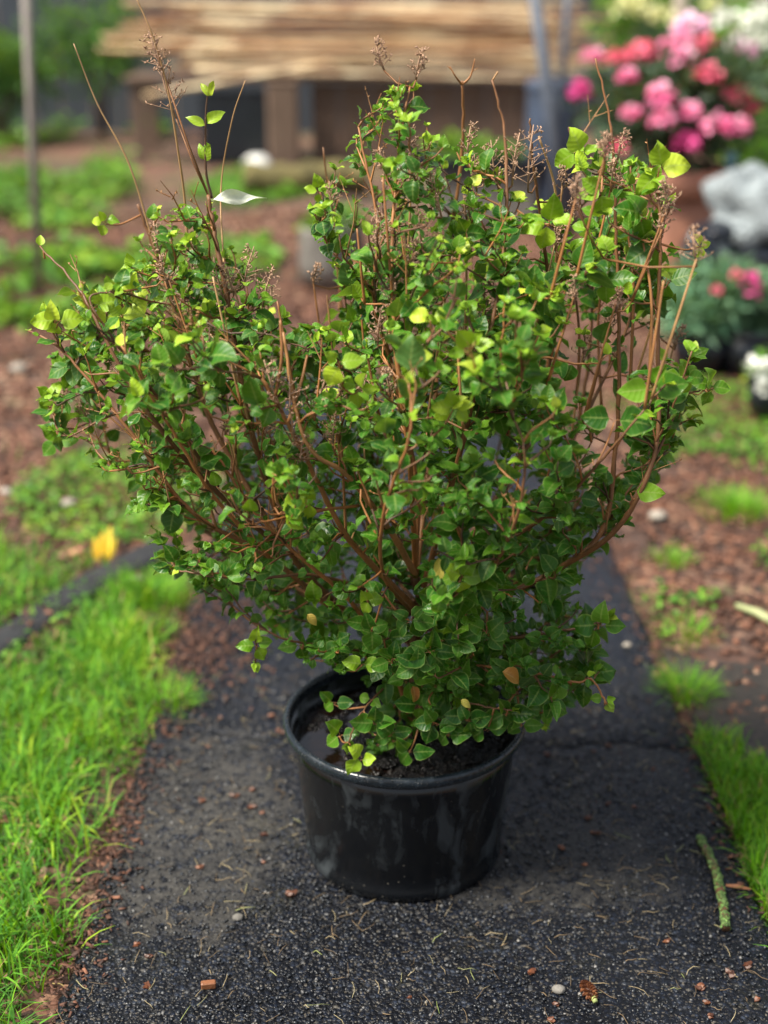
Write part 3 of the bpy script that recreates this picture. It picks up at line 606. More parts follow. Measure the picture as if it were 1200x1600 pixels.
def tuft(px, py, rx, n, label, L=(.035, .075), grp=None):
    c_ = gnd(px, py); c_[2] = 0; a = RNG.uniform(0, 6.28, n); q = RNG.uniform(0, 1, n) ** .8; x = c_[0] + rx * q * np.cos(a); y = c_[1] + rx * q * np.sin(a)
    o = blades('grass_tuft', x, y, RNG.uniform(*L, n), RNG.uniform(.0016, .0035, n), RNG.uniform(.3, 1.6, n), np.clip(.66 + RNG.normal(0, .12, n), 0, .88), M['grass'], flow=a, off=c_); o.location = tuple(c_)
    return tag(o, label, 'grass tuft', grp)
tuft(1072, 1075, .055, 420, 'bright grass tuft growing by the right edge of the path', (.05, .09))
tuft(258, 1095, .05, 420, 'yellow-green grass tuft lapping over the left edge of the path', (.05, .09))
tuft(1152, 790, .12, 500, 'low green grass tuft far out in the red mulch, right of the shrub', (.05, .09))
tuft(245, 925, .10, 700, 'round green grass tuft at the bend of the left lawn', (.04, .08))
tuft(1075, 985, .07, 160, 'thin green grass tuft in the mulch right of the path, before the pale twig', (.03, .06))
tuft(1050, 870, .05, 140, 'small sparse tuft in the red mulch near the path edge', (.04, .07))
# weeds
def weeds(name, lst, label, size, mat='weed', seed=3, age=(.1, 1)):
    Vs, Qs, Ts, Us = [], [], [], []; off = 0; r_ = np.random.default_rng(seed)
    for px, py, rx, ry, n, hgt in lst:
        c_ = gnd(px, py); a = r_.uniform(0, 6.28, n); q = np.sqrt(r_.uniform(0, 1, n)); x = c_[0] + rx * q * np.cos(a); y = c_[1] + ry * q * np.sin(a)
        hz = np.clip(.55 + .6 * noise2(x, y, 3, seed), .08, 1.2) * hgt; keep = noise2(x, y, 3.3, seed + 9) > -.25; x, y, hz, a = x[keep], y[keep], hz[keep], a[keep]; n = len(x)
        if n == 0: continue
        z = r_.uniform(0, 1, n) ** .7 * hz + .01; k = (x > -.5) & (x < .64) & (y < 4.92); x, y, z, a = x[~k], y[~k], z[~k], a[~k]; n = len(x)
        aa = r_.uniform(0, 6.28, n); D = np.stack([np.cos(aa), np.sin(aa), r_.uniform(-.3, .7, n)], 1); U = np.array([0, 0, 1.]) + r_.normal(0, .4, (n, 3))
        t = np.stack([np.clip(r_.uniform(*age, n) * .6 + .35 * (noise2(x, y, 4, seed + 4) * .5 + .5), 0, 1), r_.uniform(0, 1, n), np.zeros(n)], 1)
        V, Q, T, UV = leaf_arrays(np.stack([x, y, z + gz(x, y)], 1), D, U, size * r_.uniform(.5, 1.4, n), r_.uniform(.4, .8, n), r_.uniform(.1, .6, n), r_.uniform(0, 1, n), np.full(n, .04), t, nu=5)
        Vs.append(V); Qs.append(Q + off); Ts.append(T); Us.append(UV); off += len(V)
    return tag(raw_mesh(name, np.concatenate(Vs), np.concatenate(Qs), M[mat], np.concatenate(Ts), np.concatenate(Us)), label, 'weeds', kind='stuff')
weeds('weeds', [(60, 300, .7, 1.3, 2300, .26), (50, 420, .40, .5, 650, .12), (20, 215, .7, 1.3, 1200, .34), (320, 400, .40, .7, 500, .07), (225, 205, .22, .5, 260, .28), (100, 345, .3, .5, 260, .14), (200, 420, .35, .5, 500, .08), (150, 470, .35, .4, 350, .06), (400, 290, .5, .9, 900, .06), (40, 480, .3, .35, 350, .06)], 'patches of low bright green weeds in the mulch at the far left', .075)
weeds('ground_cover', [(190, 770, .32, .35, 1500, .06), (130, 720, .10, .1, 120, .02), (320, 720, .1, .1, 120, .02), (1100, 640, .35, .45, 1200, .07), (1180, 680, .2, .3, 400, .05), (1060, 960, .10, .16, 150, .02), (1090, 930, .06, .08, 60, .02), (1190, 860, .1, .15, 150, .04), (1040, 690, .1, .14, 150, .03)], 'low soft green ground cover scattered over the red mulch', .022, seed=8)
weeds('lawn_weeds', [(60, 1150, .2, .2, 160, .03), (120, 1050, .2, .25, 160, .03), (60, 1330, .12, .12, 90, .03), (200, 1000, .1, .15, 70, .025), (60, 930, .25, .2, 200, .04)], 'small broad-leaved weeds growing through the lawn on the left', .016, seed=31)
# loose mulch chips
def chips(name, X, Y_, Z, size, tint, mat, flat=.3, elong=1.8, seed=0, tilt=.35):
    r_ = np.random.default_rng(seed); n = len(X); a = r_.uniform(0, 6.28, n)
    base = np.array([[x, y, z] for z in (-1, 1) for y in (-1, 1) for x in (-1, 1)], float); Vt = base[None] * np.stack([size * elong / 2, size / 2, size * flat / 2], 1)[:, None]
    Vt = Vt * r_.uniform(.55, 1.25, (n, 8, 3)); t1 = r_.normal(0, tilt, n); t2 = r_.normal(0, tilt, n)
    x, y, z = Vt[..., 0], Vt[..., 1], Vt[..., 2]; x, z = x * np.cos(t1)[:, None] - z * np.sin(t1)[:, None], x * np.sin(t1)[:, None] + z * np.cos(t1)[:, None]; y, z = y * np.cos(t2)[:, None] - z * np.sin(t2)[:, None], y * np.sin(t2)[:, None] + z * np.cos(t2)[:, None]
    x, y = x * np.cos(a)[:, None] - y * np.sin(a)[:, None], x * np.sin(a)[:, None] + y * np.cos(a)[:, None]
    P = np.stack([x + X[:, None], y + Y_[:, None], z + Z[:, None]], 2).reshape(-1, 3)
    q = np.array([(0, 2, 3, 1), (4, 5, 7, 6), (0, 1, 5, 4), (2, 6, 7, 3), (0, 4, 6, 2), (1, 3, 7, 5)]); Q = (q[None] + (np.arange(n) * 8)[:, None, None]).reshape(-1, 4)
    T = np.repeat(np.stack([tint, r_.uniform(0, 1, n), 0 * tint], 1), 8, axis=0)
    return raw_mesh(name, P, Q, mat, T, None, smooth=False)
X, Y_ = sample(110000, -3.4, 3.4, 1.4, 9.0); k = ((X < -.475) | (X > .615) | (Y_ > 4.92)) & (np.abs(X) < .30 * Y_ + .35) & (RNG.uniform(0, 1, len(X)) < np.clip(3.4 / Y_, 0, 1)); k &= ~((np.hypot((X - c0[0]) / .38, (Y_ - c0[1]) / .34) < 1) & (RNG.uniform(0, 1, len(X)) < .6)); X, Y_ = X[k], Y_[k]; n = len(X)
tag(chips('bark_mulch', X, Y_, gz(X, Y_) + .006, RNG.uniform(.004, .013, n) * (.7 + Y_ * .22), np.clip(RNG.beta(2, 2.2, n) + .15 * noise2(X, Y_, 1.5, 12), 0, 1), M['chips'], seed=4), 'reddish brown bark mulch covering the ground beside the path', 'mulch', kind='stuff')
# litter caught along the path's edges and drifts on it
Xs, Ys = [], []
for (cx, cy, rx, ry, n) in [(-.48, 1.65, .03, .22, 260), (-.485, 2.0, .03, .2, 260), (-.48, 2.5, .05, .35, 420), (-.40, 2.62, .07, .18, 380), (-.33, 2.85, .10, .16, 200), (-.44, 3.1, .08, .4, 300), (.625, 2.0, .02, .3, 220), (.63, 2.6, .03, .5, 250), (.60, 3.5, .08, .7, 350), (.1, 3.4, .3, .6, 260)]:
    n = int(n * 2.4); Xs.append(RNG.normal(cx, rx, n)); Ys.append(RNG.normal(cy, ry * .55, n))
X, Y_ = np.concatenate(Xs), np.concatenate(Ys); n = len(X); Zp = np.where((X > -.47) & (X < .61), .003, -.008)
tag(chips('path_edge_litter', X, Y_, Zp, RNG.uniform(.0012, .0055, n) * RNG.uniform(.5, 1.4, n), np.clip(RNG.beta(1.6, 3.4, n), 0, 1), M['chips'], .18, 2.6, 6), 'crumbled red-brown bark litter drifted along the path edges', 'litter', kind='stuff')
# grit and needles on the path
X, Y_ = sample(9000, -.46, .60, 1.42, 2.9); n = len(X); k = np.hypot(X - .034, Y_ - 1.904) > .17; X, Y_ = X[k], Y_[k]; n = len(X)
tag(chips('path_grit', X, Y_, np.full(n, .001), RNG.uniform(.0016, .0048, n), RNG.beta(1.6, 2.2, n), M['grit'], .8, 1.2, 9, .5), 'tiny dark and pale stones scattered over the wet path', 'grit', kind='stuff')
def needles(name, n, box, label, Lr=(.008, .035), r_=.00045, mat='litter'):
    m = MB()
    for _ in range(n):
        x, y = random.uniform(*box[:2]), random.uniform(*box[2:])
        if math.hypot(x - .034, y - 1.904) < .175: continue
        a = random.uniform(0, 6.28); L = random.uniform(*Lr); c_ = random.gauss(0, .35); pts = []
        for t in (0, .33, .67, 1): pts.append((x + L * t * math.cos(a + c_ * t), y + L * t * math.sin(a + c_ * t), .0022 + .004 * random.random() * (t > 0)))
        m.tube(pts, r_ * random.uniform(.8, 1.5), 3, c=(random.betavariate(2, 2), .5, .5))
    return tag(m.build(name, M[mat]), label, 'needles', kind='stuff')
needles('pine_needles', 750, (-.46, .60, 1.42, 2.6), 'dry pine needles and straws strewn over the wet path')

# ------------------------------------------------------------ single things on the path
def bark_piece(px, py, s, label, grp, seed):
    p = gnd(px, py); p[2] = 0; r_ = random.Random(seed); m = MB(); n = r_.randint(3, 5)
    for k in range(n):
        a = r_.uniform(0, 6.28); q = r_.uniform(0, .35) * s; c_ = np.array([q * math.cos(a), q * math.sin(a), s * .16 + k * s * .07]); pts = []
        for i in range(9):
            b_ = i / 9 * 6.283; rr_ = s * (.42 if i % 2 else .5) * r_.uniform(.75, 1.1); pts.append(c_ + np.array([rr_ * math.cos(b_ + a), rr_ * .65 * math.sin(b_ + a), s * .12 * math.sin(b_ * 2 + k)]))
        lo = [q_ - np.array([0, 0, s * .14]) for q_ in pts]; V = pts + lo + [c_ + np.array([0, 0, s * .12]), c_ - np.array([0, 0, s * .15])]
        f = [(i, (i + 1) % 9, 18) for i in range(9)] + [((i + 1) % 9 + 9, i + 9, 19) for i in range(9)] + [(i + 9, (i + 1) % 9 + 9, (i + 1) % 9, i) for i in range(9)]
        m.add(V, f, (r_.uniform(.05, .7), .5, .5))
    o = m.build('cone_scale', M['scale'], smooth=False); zmin = min(v.co.z for v in o.data.vertices)
    o.location = (p[0], p[1], -zmin); return tag(o, label, 'cone scale', grp)
LA = 'small red-brown cone scale lying on the path left of the pot'; RA = 'small red-brown cone scale lying on the path right of the pot'; FA = 'small red-brown cone scale on the path near the bottom of the photo'
for k, (px, py, s) in enumerate([(316, 1253, .012), (394, 1262, .013), (409, 1271, .010), (413, 1305, .013), (412, 1348, .009), (313, 1358, .011), (393, 1236, .010), (367, 1245, .013), (345, 1122, .008), (438, 1145, .012), (425, 1121, .012), (418, 1045, .014), (412, 1078, .009), (455, 1400, .016)]): bark_piece(px, py, s, LA, 'cone scales left of the pot', k)
for k, (px, py, s) in enumerate([(1020, 1203, .008), (930, 1304, .013), (919, 1280, .012), (877, 1326, .011), (914, 1352, .010), (780, 1332, .009), (950, 1257, .008), (990, 1262, .008), (950, 1166, .010), (928, 1175, .007), (855, 1180, .012)]): bark_piece(px, py, s, RA, 'cone scales right of the pot', 40 + k)
for k, (px, py, s) in enumerate([(233, 1497, .012), (230, 1543, .011), (1142, 1523, .014), (1095, 1545, .013), (1104, 1568, .010), (1183, 1562, .010), (1042, 1472, .009), (830, 1519, .012), (868, 1571, .010), (1168, 1510, .015), (1110, 1590, .009), (215, 1478, .009), (640, 1560, .007), (860, 1595, .010)]): bark_piece(px, py, s, FA, 'cone scales at the bottom', 80 + k)
p = gnd(326, 1543); m = MB(); m.box((-.011, -.005, .0), (.011, .005, .011), rot=.15, bev=.0015, c=(.75, .5, .5)); o = m.build('bark_chunk', M['scale'], smooth=False); o.location = (p[0], p[1], .0); tag(o, 'square orange-brown bark chunk at the bottom left of the path', 'bark chunk')
p = gnd(1152, 1389); m = MB(); m.tube([(-.018, .004, .004), (0, 0, .005), (.02, -.006, .004)], [.002, .004, .0015], 6, c=(.9, .5, .5)); o = m.build('bark_splinter', M['scale'], smooth=False); o.location = tuple(p); tag(o, 'small orange bark splinter just right of the lichen covered stick', 'splinter')
# pine cone
p0, p1 = gnd(908, 1542), gnd(934, 1574); c_ = (gnd(918, 1555)); ax = unit(np.array([.35, -.94, 0])); sx = np.array([-ax[1], ax[0], 0]); up = np.array([0, 0, 1.])
m = MB(); e = empty('pine_cone', (c_[0], c_[1], 0), 'small orange-brown pine cone at the bottom of the path', 'pine cone')
Ls = .034
for i in range(13):
    t = i / 12; rad = .0095 * math.sin(math.pi * (t * .85 + .12)) ** .7
    for k in range(7):
        a = (k + .5 * (i % 2)) * 6.283 / 7 + i * .15; d = sx * math.cos(a) + up * math.sin(a); b_ = ax * (t - .5) * Ls + up * .0105; tip = b_ + d * (rad + .0022) + ax * .0035; w_ = np.cross(ax, d)
        bb = b_ + d * rad * .5; V = [bb - w_ * .0012, bb + w_ * .0012, tip + w_ * .0024 - d * .001, tip + d * .0006 + ax * .001, tip - w_ * .0024 - d * .001, b_ + d * rad * .45 + ax * .004]
        m.add(V, [(0, 1, 2, 3), (0, 3, 4), (1, 5, 2), (5, 3, 2), (5, 4, 3), (0, 4, 5)], (random.uniform(.35, .9), .5, .5))
m.tube([ax * (-.5) * Ls + up * .0105, up * .0105, ax * .5 * Ls + up * .0105], [.004, .006, .003], 8, c=(.15, .5, .5)); m.build('scales', M['scale'], e, smooth=False)
m = MB(); m.tube([ax * Ls * .48 + up * .010, ax * Ls * .7 + up * .007], [.0045, .004], 8, c=(.95, .5, .5)); m.build('cone_tip', M['litter'], e)
# lichen stick
pts = [gnd(1093, 1317), gnd(1106, 1340), gnd(1119, 1372), gnd(1125, 1400), gnd(1131, 1432), gnd(1133, 1457)]
e = empty('fallen_stick', pts[2], 'short stick covered with green lichen lying on the right of the path', 'stick')
P = np.array(pts); tt = np.linspace(0, 5, 60); PP = np.stack([np.interp(tt, range(6), P[:, i]) for i in range(3)], 1); PP[:, 2] = .0085
rd = .0070 + .0011 * np.sin(tt * 9) + .0006 * np.sin(tt * 23); m = MB(); m.tube(PP, rd * .92, 10, c=(.25, .5, .5)); m.build('bark', M['bark'], e, off=pts[2])
m = MB()
for k in range(60):
    if k in (8, 9, 22, 35, 36, 47): continue
    for q in range(8):
        a = random.uniform(-.3, 3.4); cc = PP[k] + rd[k] * .8 * np.array([math.cos(a), 0, math.sin(a)]) + np.array([0, random.uniform(-.0015, .0015), 0]); r1 = random.uniform(.0018, .0034)
        V = [cc + r1 * unit(np.array([math.sin(u_) * math.cos(v_), math.sin(u_) * math.sin(v_), math.cos(u_)])) * random.uniform(.8, 1.15) for u_ in (.01, 1.0, 2.0, 3.1) for v_ in (0, 1.26, 2.5, 3.77, 5.0)]
        m.add(V, [(i * 5 + j, (i + 1) * 5 + j, (i + 1) * 5 + (j + 1) % 5, i * 5 + (j + 1) % 5) for i in range(3) for j in range(5)])
m.build('lichen', M['lichen'], e, off=pts[2])
# pale twig in the mulch at far right, pebbles
a_, b_ = gnd(1150, 955), gnd(1215, 985); m = MB(); a_[2] = b_[2] = .015; m.tube([a_, a_ * .5 + b_ * .5 + np.array([0, 0, .006]), b_], [.006, .010, .011], 8); o = m.build('fallen_twig', simple('pale_green_twig', (.38, .42, .20), .6), off=a_); o.location = tuple(a_); tag(o, 'pale green twig lying in the mulch at the right edge', 'twig')
for px, py, s, lab, mt in [(30, 577, .035, 'round tan stone in the mulch at the far left edge', 'pebble'), (85, 690, .022, 'small grey-pink pebble in the mulch at the left', 'pebble'), (10, 768, .022, 'small pale pebble at the left edge of the mulch', 'pebble'), (108, 785, .022, 'cream pebble beside the green ground cover on the left', 'pebble'), (1028, 806, .026, 'flat pale stone in the mulch just right of the shrub', 'pebble'), (980, 1010, .01, 'little pale stone on the path behind the pot', 'pebble'), (213, 905, .02, 'pale green pebble at the end of the slate side path', 'pebble'), (120, 862, .020, 'round red-brown clod near the yellow crocus', 'terra'), (372, 1436, .009, 'smooth grey-green pebble on the path left of the pot base', 'stone'), (873, 1549, .010, 'flat blue-grey stone on the path near the pine cone', 'stone')]:
    p = gnd(px, py); e = lump('pebble', (0, 0, 0), (s, s * .85, s * .55), M[mt], None, int(px), .06, 16); e.location = (p[0], p[1], s * .4 - (.01 if s > .012 else 0)); tag(e, lab, 'pebble')
p = gnd(160, 872); e = empty('yellow_crocus', (p[0], p[1], -.02), 'yellow flower glowing in the grass by the slate side path', 'flower')
for k, (dx, dz, tl) in enumerate([(-.012, .045, -.12), (-.002, .06, .02), (.006, .075, .18), (.012, .05, .4)]):
    V, Q, T, UV = leaf_arrays(np.array([[dx, 0, .012]]), np.array([[tl, .1, 1.0]]), np.array([[0, -1.0, .1]]), np.array([dz + .02]), np.array([.36]), np.array([.5]), np.array([.4]), np.array([.02]), np.array([[.5, .3 + .2 * k, 0]])); raw_mesh('petal', V, Q, M['yellow'], T, UV, e)
m = MB(); m.tube([(0, 0, 0), (0, 0, .03)], .006, 6, c=(.5, .5, .5)); m.build('stalk', M['moss'], e)

# ------------------------------------------------------------ the pot
PX, PY = .034, 1.904; PH = .256
e = empty('nursery_pot', (PX, PY, 0), 'big round black plastic nursery pot standing on the wet path', 'pot')
m = MB(); m.lathe([(0, .004), (.161, .004), (.166, .0), (.1685, .006), (.1695, .020), (.1665, .024), (.1690, .05), (.1765, .13), (.1840, .205), (.1892, .2365), (.1870, .2365), (.1805, .20), (.174, .15)], 128); m.build('pot_wall', M['pot'], e)
m = MB(); m.lathe([(.1893, .236), (.1975, .2365), (.2005, .240), (.2015, .246), (.2010, .2515), (.1985, .2548), (.1945, .2558), (.1915, .2535), (.1900, .247), (.1875, .230), (.1850, .214)], 160); m.build('rim', M['rim'], e)
sm_ = MB(); nr, na = 34, 96; V = []; hs = {}
def soilz(x, y):
    return .2105 + .0060 * math.sin(x * 41 + 1) * math.sin(y * 37) + .005 * math.sin(x * 83 + y * 61) * math.sin(x * 52 - y * 97) + .012 * math.exp(-((x) ** 2 + (y) ** 2) / .004) + .010 * (1 if x > 0.0 else x * 8) * .7 + random.uniform(-.0036, .0036)
for i in range(nr):
    for j in range(na):
        r_ = .1815 * (i + .02) / (nr - 1); a = 2 * math.pi * j / na; x, y = r_ * math.cos(a), r_ * math.sin(a); V.append((x, y, soilz(x, y)))
sm_.add(V, [(i * na + j, i * na + (j + 1) % na, (i + 1) * na + (j + 1) % na, (i + 1) * na + j) for i in range(nr - 1) for j in range(na)]); sm_.build('soil', M['soil'], e)
m = MB(); m.lathe([(0, .2072), (.08, .2072), (.1805, .2072)], 64); m.build('puddle', M['water'], e)
_a = RNG.uniform(0, 6.28, 900); _q = .178 * np.sqrt(RNG.uniform(0, 1, 900)); _x = _q * np.cos(_a); _y = _q * np.sin(_a)
o = chips('bark_bits', _x, _y, np.array([soilz(a, b) for a, b in zip(_x, _y)]), RNG.uniform(.002, .008, 900), RNG.beta(1, 9, 900), M['wetchips'], .4, 1.8, 77, .5); o.parent = e; o['kind'] = 'stuff'
# wet bark lumps on the soil
for k, (dx, dy, s) in enumerate([(-.08, -.03, .013), (-.05, .05, .012), (-.03, -.09, .011), (-.11, .02, .012), (-.02, .03, .014), (.02, -.12, .011), (.06, .05, .012)]):
    o = lump('wet_clod', (dx, dy, .2150), (s * 1.4, s, s * .55), M['soil'], e, 60 + k, .14, 16)

# ------------------------------------------------------------ the shrub
BASE = np.array([PX, 1.89, .205]); shrub = empty('shrub', BASE, 'large leafy green shrub with woody brown stems growing in the black pot', 'shrub')
def spline(P, n):
    P = np.asarray(P, float); Q = np.vstack([2 * P[0] - P[1], P, 2 * P[-1] - P[-2]]); out = []
    for i in range(len(P) - 1):
        p0, p1, p2, p3 = Q[i:i + 4]
        for t in np.linspace(0, 1, n, endpoint=False): out.append(.5 * ((2 * p1) + (-p0 + p2) * t + (2 * p0 - 5 * p1 + 4 * p2 - p3) * t * t + (-p0 + 3 * p1 - 3 * p2 + p3) * t ** 3))
    out.append(P[-1]); return np.array(out)
NP, NTn, NL = [], [], []                 # skeleton nodes: position, tangent, level
def reg(P, lev, skip=2):
    t = unit(np.gradient(P, axis=0))
    for i in range(skip, len(P), 1): NP.append(P[i]); NTn.append(t[i]); NL.append(lev)
# (pixels with depth), first radius, last radius, warm tint; from the crown up
MAIN = [
 ([(652, 1120, 1.88), (648, 1010, 1.87), (657, 940, 1.86), (648, 900, 1.85)], .009, .008, .3),
 ([(648, 950, 1.86), (560, 860, 1.76), (528, 815, 1.72), (470, 700, 1.68), (410, 590, 1.66)], .0078, .0032, .75),
 ([(650, 900, 1.85), (610, 830, 1.75), (545, 745, 1.69), (478, 690, 1.66), (440, 520, 1.68)], .0078, .0025, .8),
 ([(620, 1000, 1.87), (520, 950, 1.86), (420, 870, 1.83), (300, 800, 1.80), (215, 690, 1.80), (110, 560, 1.84), (45, 515, 1.88)], .0075, .0018, .5),
 ([(640, 1000, 1.88), (540, 960, 1.95), (440, 905, 1.99), (350, 850, 2.02), (240, 770, 2.05), (150, 690, 2.08), (65, 640, 2.10)], .0065, .0018, .45),
 ([(560, 975, 1.90), (465, 880, 1.88), (425, 780, 1.86), (385, 640, 1.85), (352, 450, 1.88), (338, 380, 1.90), (325, 305, 1.92)], .0078, .0040, .45),
 ([(520, 950, 1.88), (430, 830, 1.93), (330, 660, 1.97), (285, 520, 2.0), (245, 400, 2.02), (215, 318, 2.03)], .0072, .0032, .4),
 ([(430, 850, 1.86), (310, 740, 1.78), (215, 620, 1.74), (150, 500, 1.76), (115, 440, 1.80), (62, 385, 1.84)], .0060, .0015, .35),
 ([(340, 760, 1.80), (260, 640, 1.72), (200, 560, 1.70), (140, 470, 1.72), (180, 455, 1.74)], .0042, .0013, .3),
 ([(648, 900, 1.85), (650, 760, 1.86), (620, 600, 1.85), (585, 470, 1.84), (590, 350, 1.86), (560, 200, 1.9)], .0075, .0018, .6),
 ([(648, 920, 1.86), (668, 740, 1.98), (685, 560, 2.08), (700, 400, 2.10), (722, 240, 2.10), (722, 128, 2.08)], .0070, .0030, .55),
 ([(655, 940, 1.86), (700, 780, 1.78), (745, 600, 1.74), (785, 420, 1.78), (790, 230, 1.84), (770, 125, 1.86)], .0070, .0020, .45),
 ([(655, 960, 1.87), (760, 940, 1.82), (870, 890, 1.80), (940, 830, 1.80), (960, 720, 1.82), (968, 560, 1.86), (962, 340, 1.90), (955, 200, 1.92), (930, 92, 1.94)], .0078, .0018, .5),
 ([(870, 890, 1.80), (950, 840, 1.74), (1000, 770, 1.72), (1028, 680, 1.74), (1028, 540, 1.78), (1032, 380, 1.80), (1030, 300, 1.82)], .0062, .0030, .45),
 ([(760, 940, 1.82), (830, 860, 1.98), (880, 740, 2.08), (915, 600, 2.10), (925, 440, 2.10), (905, 310, 2.10), (888, 200, 2.08)], .0062, .0018, .35),
 ([(655, 980, 1.87), (740, 1000, 1.80), (850, 990, 1.74), (930, 975, 1.72), (950, 965, 1.72)], .0048, .0018, .3),
 ([(660, 1000, 1.87), (730, 1035, 1.76), (830, 1050, 1.70), (900, 1066, 1.68), (925, 1062, 1.68), (948, 1100, 1.67)], .0042, .0012, .6),
 ([(650, 900, 1.85), (640, 720, 1.74), (620, 560, 1.72), (612, 420, 1.76), (620, 260, 1.82), (640, 135, 1.88)], .0066, .0018, .65),
 ([(660, 930, 1.86), (760, 800, 1.92), (830, 680, 1.95), (862, 540, 1.94), (850, 380, 1.90), (832, 250, 1.88), (828, 185, 1.88)], .0062, .0020, .4),
 ([(648, 950, 1.87), (500, 900, 1.78), (400, 905, 1.74), (330, 900, 1.74), (272, 890, 1.76)], .0045, .0012, .35),
 ([(650, 1020, 1.88), (540, 1015, 1.80), (450, 1000, 1.76), (405, 985, 1.76), (400, 1035, 1.76)], .0038, .0012, .3),
 ([(560, 790, 1.72), (480, 800, 1.66), (430, 812, 1.62), (380, 820, 1.60)], .0035, .0015, .7),
 ([(985, 790, 1.73), (1040, 680, 1.76), (1070, 620, 1.78), (1120, 605, 1.80)], .0036, .0012, .35),
 ([(1020, 700, 1.74), (1050, 640, 1.72), (1080, 550, 1.72)], .0028, .0010, .4),
 ([(648, 920, 1.86), (590, 740, 2.02), (545, 560, 2.12), (525, 400, 2.14), (505, 230, 2.12)], .0060, .0014, .45),
 ([(648, 940, 1.87), (590, 860, 2.10), (560, 720, 2.24), (600, 560, 2.30), (640, 400, 2.28)], .0055, .0015, .4),
 ([(655, 950, 1.87), (720, 870, 2.10), (770, 740, 2.22), (800, 560, 2.26), (790, 420, 2.24)], .0055, .0015, .4),
 ([(648, 960, 1.86), (600, 900, 1.66), (600, 800, 1.56), (640, 680, 1.52), (640, 600, 1.54)], .0050, .0014, .6),
 ([(655, 960, 1.86), (740, 920, 1.66), (800, 830, 1.56), (820, 720, 1.54), (800, 640, 1.56)], .0050, .0014, .4),
 ([(640, 960, 1.86), (500, 900, 2.08), (400, 760, 2.20), (340, 620, 2.24), (330, 480, 2.22)], .0050, .0014, .4),
 ([(640, 1050, 1.86), (600, 1075, 1.76), (560, 1120, 1.71), (545, 1160, 1.70)], .0028, .0010, .4),
 ([(660, 1060, 1.86), (700, 1080, 1.75), (740, 1100, 1.70), (800, 1110, 1.69)], .0028, .0010, .4),
 ([(700, 1010, 1.86), (790, 1040, 1.84), (850, 1090, 1.82), (850, 1130, 1.80)], .0026, .0010, .4),
 ([(644, 1130, 1.89), (612, 1040, 1.84), (548, 940, 1.78), (470, 872, 1.74), (400, 800, 1.72), (330, 700, 1.72)], .0065, .0024, .65),
 ([(664, 1130, 1.90), (700, 1040, 1.86), (745, 950, 1.84), (800, 880, 1.82)], .0060, .0040, .35),
 ([(655, 1130, 1.92), (640, 1010, 1.97), (600, 900, 2.0), (560, 800, 2.02)], .0060, .0030, .3),
 ([(420, 870, 1.76), (330, 770, 1.70), (250, 640, 1.66), (190, 540, 1.66)], .0042, .0020, .7),
 ([(740, 880, 1.80), (860, 800, 1.68), (930, 730, 1.64), (990, 660, 1.62), (1040, 600, 1.64)], .0045, .0014, .35),
 ([(870, 730, 1.82), (930, 620, 1.92), (990, 480, 1.96), (1000, 360, 1.96), (985, 260, 1.96)], .0045, .0018, .45),
]
mains = []
for k, (pp, r0, r1, tn) in enumerate(MAIN):
    P = spline([at(*q) for q in pp], 9); jit = RNG.normal(0, .0008, P.shape); jit[0] = 0; P = P + jit * np.linspace(0, 1, len(P))[:, None]
    mains.append((P, r0, r1, tn)); reg(P, 0, 0 if k == 0 else 3)
# envelope of the crown in the picture plane; depth follows a rounded body
ENV = np.array([(45, 515), (70, 470), (125, 440), (190, 430), (200, 345), (225, 318), (330, 300), (365, 370), (425, 450), (480, 500), (520, 495), (505, 400), (452, 345), (500, 255), (560, 195), (605, 125), (660, 130), (690, 195), (760, 240), (850, 300), (885, 330), (880, 205), (920, 235), (1040, 250), (1060, 330), (1062, 470), (1035, 545), (1080, 540), (1125, 600), (1085, 670), (1045, 740), (1000, 790), (965, 870), (905, 910), (955, 970), (950, 1035), (945, 1100), (850, 1140), (820, 1110), (795, 1125), (740, 1160), (690, 1150), (620, 1180), (565, 1200), (530, 1175), (560, 1130), (545, 1080), (470, 1040), (450, 1000), (400, 1000), (330, 955), (270, 900), (235, 850), (180, 760), (85, 705), (58, 640), (75, 570)], float)
def inside(x, y):
    c = False; n = len(ENV)
    for i in range(n):
        x1, y1 = ENV[i]; x2, y2 = ENV[(i + 1) % n]
        if (y1 > y) != (y2 > y) and x < (x2 - x1) * (y - y1) / (y2 - y1) + x1: c = not c
    return c
def edge_d(x, y):
    d = 1e9; n = len(ENV)
    for i in range(n):
        a = ENV[i]; b = ENV[(i + 1) % n]; ab = b - a; t = max(0, min(1, ((x - a[0]) * ab[0] + (y - a[1]) * ab[1]) / (ab @ ab))); d = min(d, math.hypot(x - a[0] - t * ab[0], y - a[1] - t * ab[1]))
    return d
def dens(x, y):                      # thinner places where the photo shows bare stems
    d = 1.0
    for cx, cy, rx, ry, v in ((945, 550, 80, 120, .08), (470, 430, 60, 60, .3), (875, 380, 40, 70, .25), (560, 300, 60, 60, .6), (640, 250, 140, 90, .7), (150, 660, 80, 60, .5), (800, 330, 50, 60, .5), (940, 690, 50, 60, .4), (880, 470, 60, 60, .5), (600, 560, 110, 70, .8), (500, 650, 60, 60, .6), (750, 430, 60, 40, .75), (230, 850, 60, 50, .4), (380, 930, 60, 40, .5), (600, 1085, 70, 50, .35)):
        if ((x - cx) / rx) ** 2 + ((y - cy) / ry) ** 2 < 1: d *= v
    return d
targets = []
rt = random.Random(5)
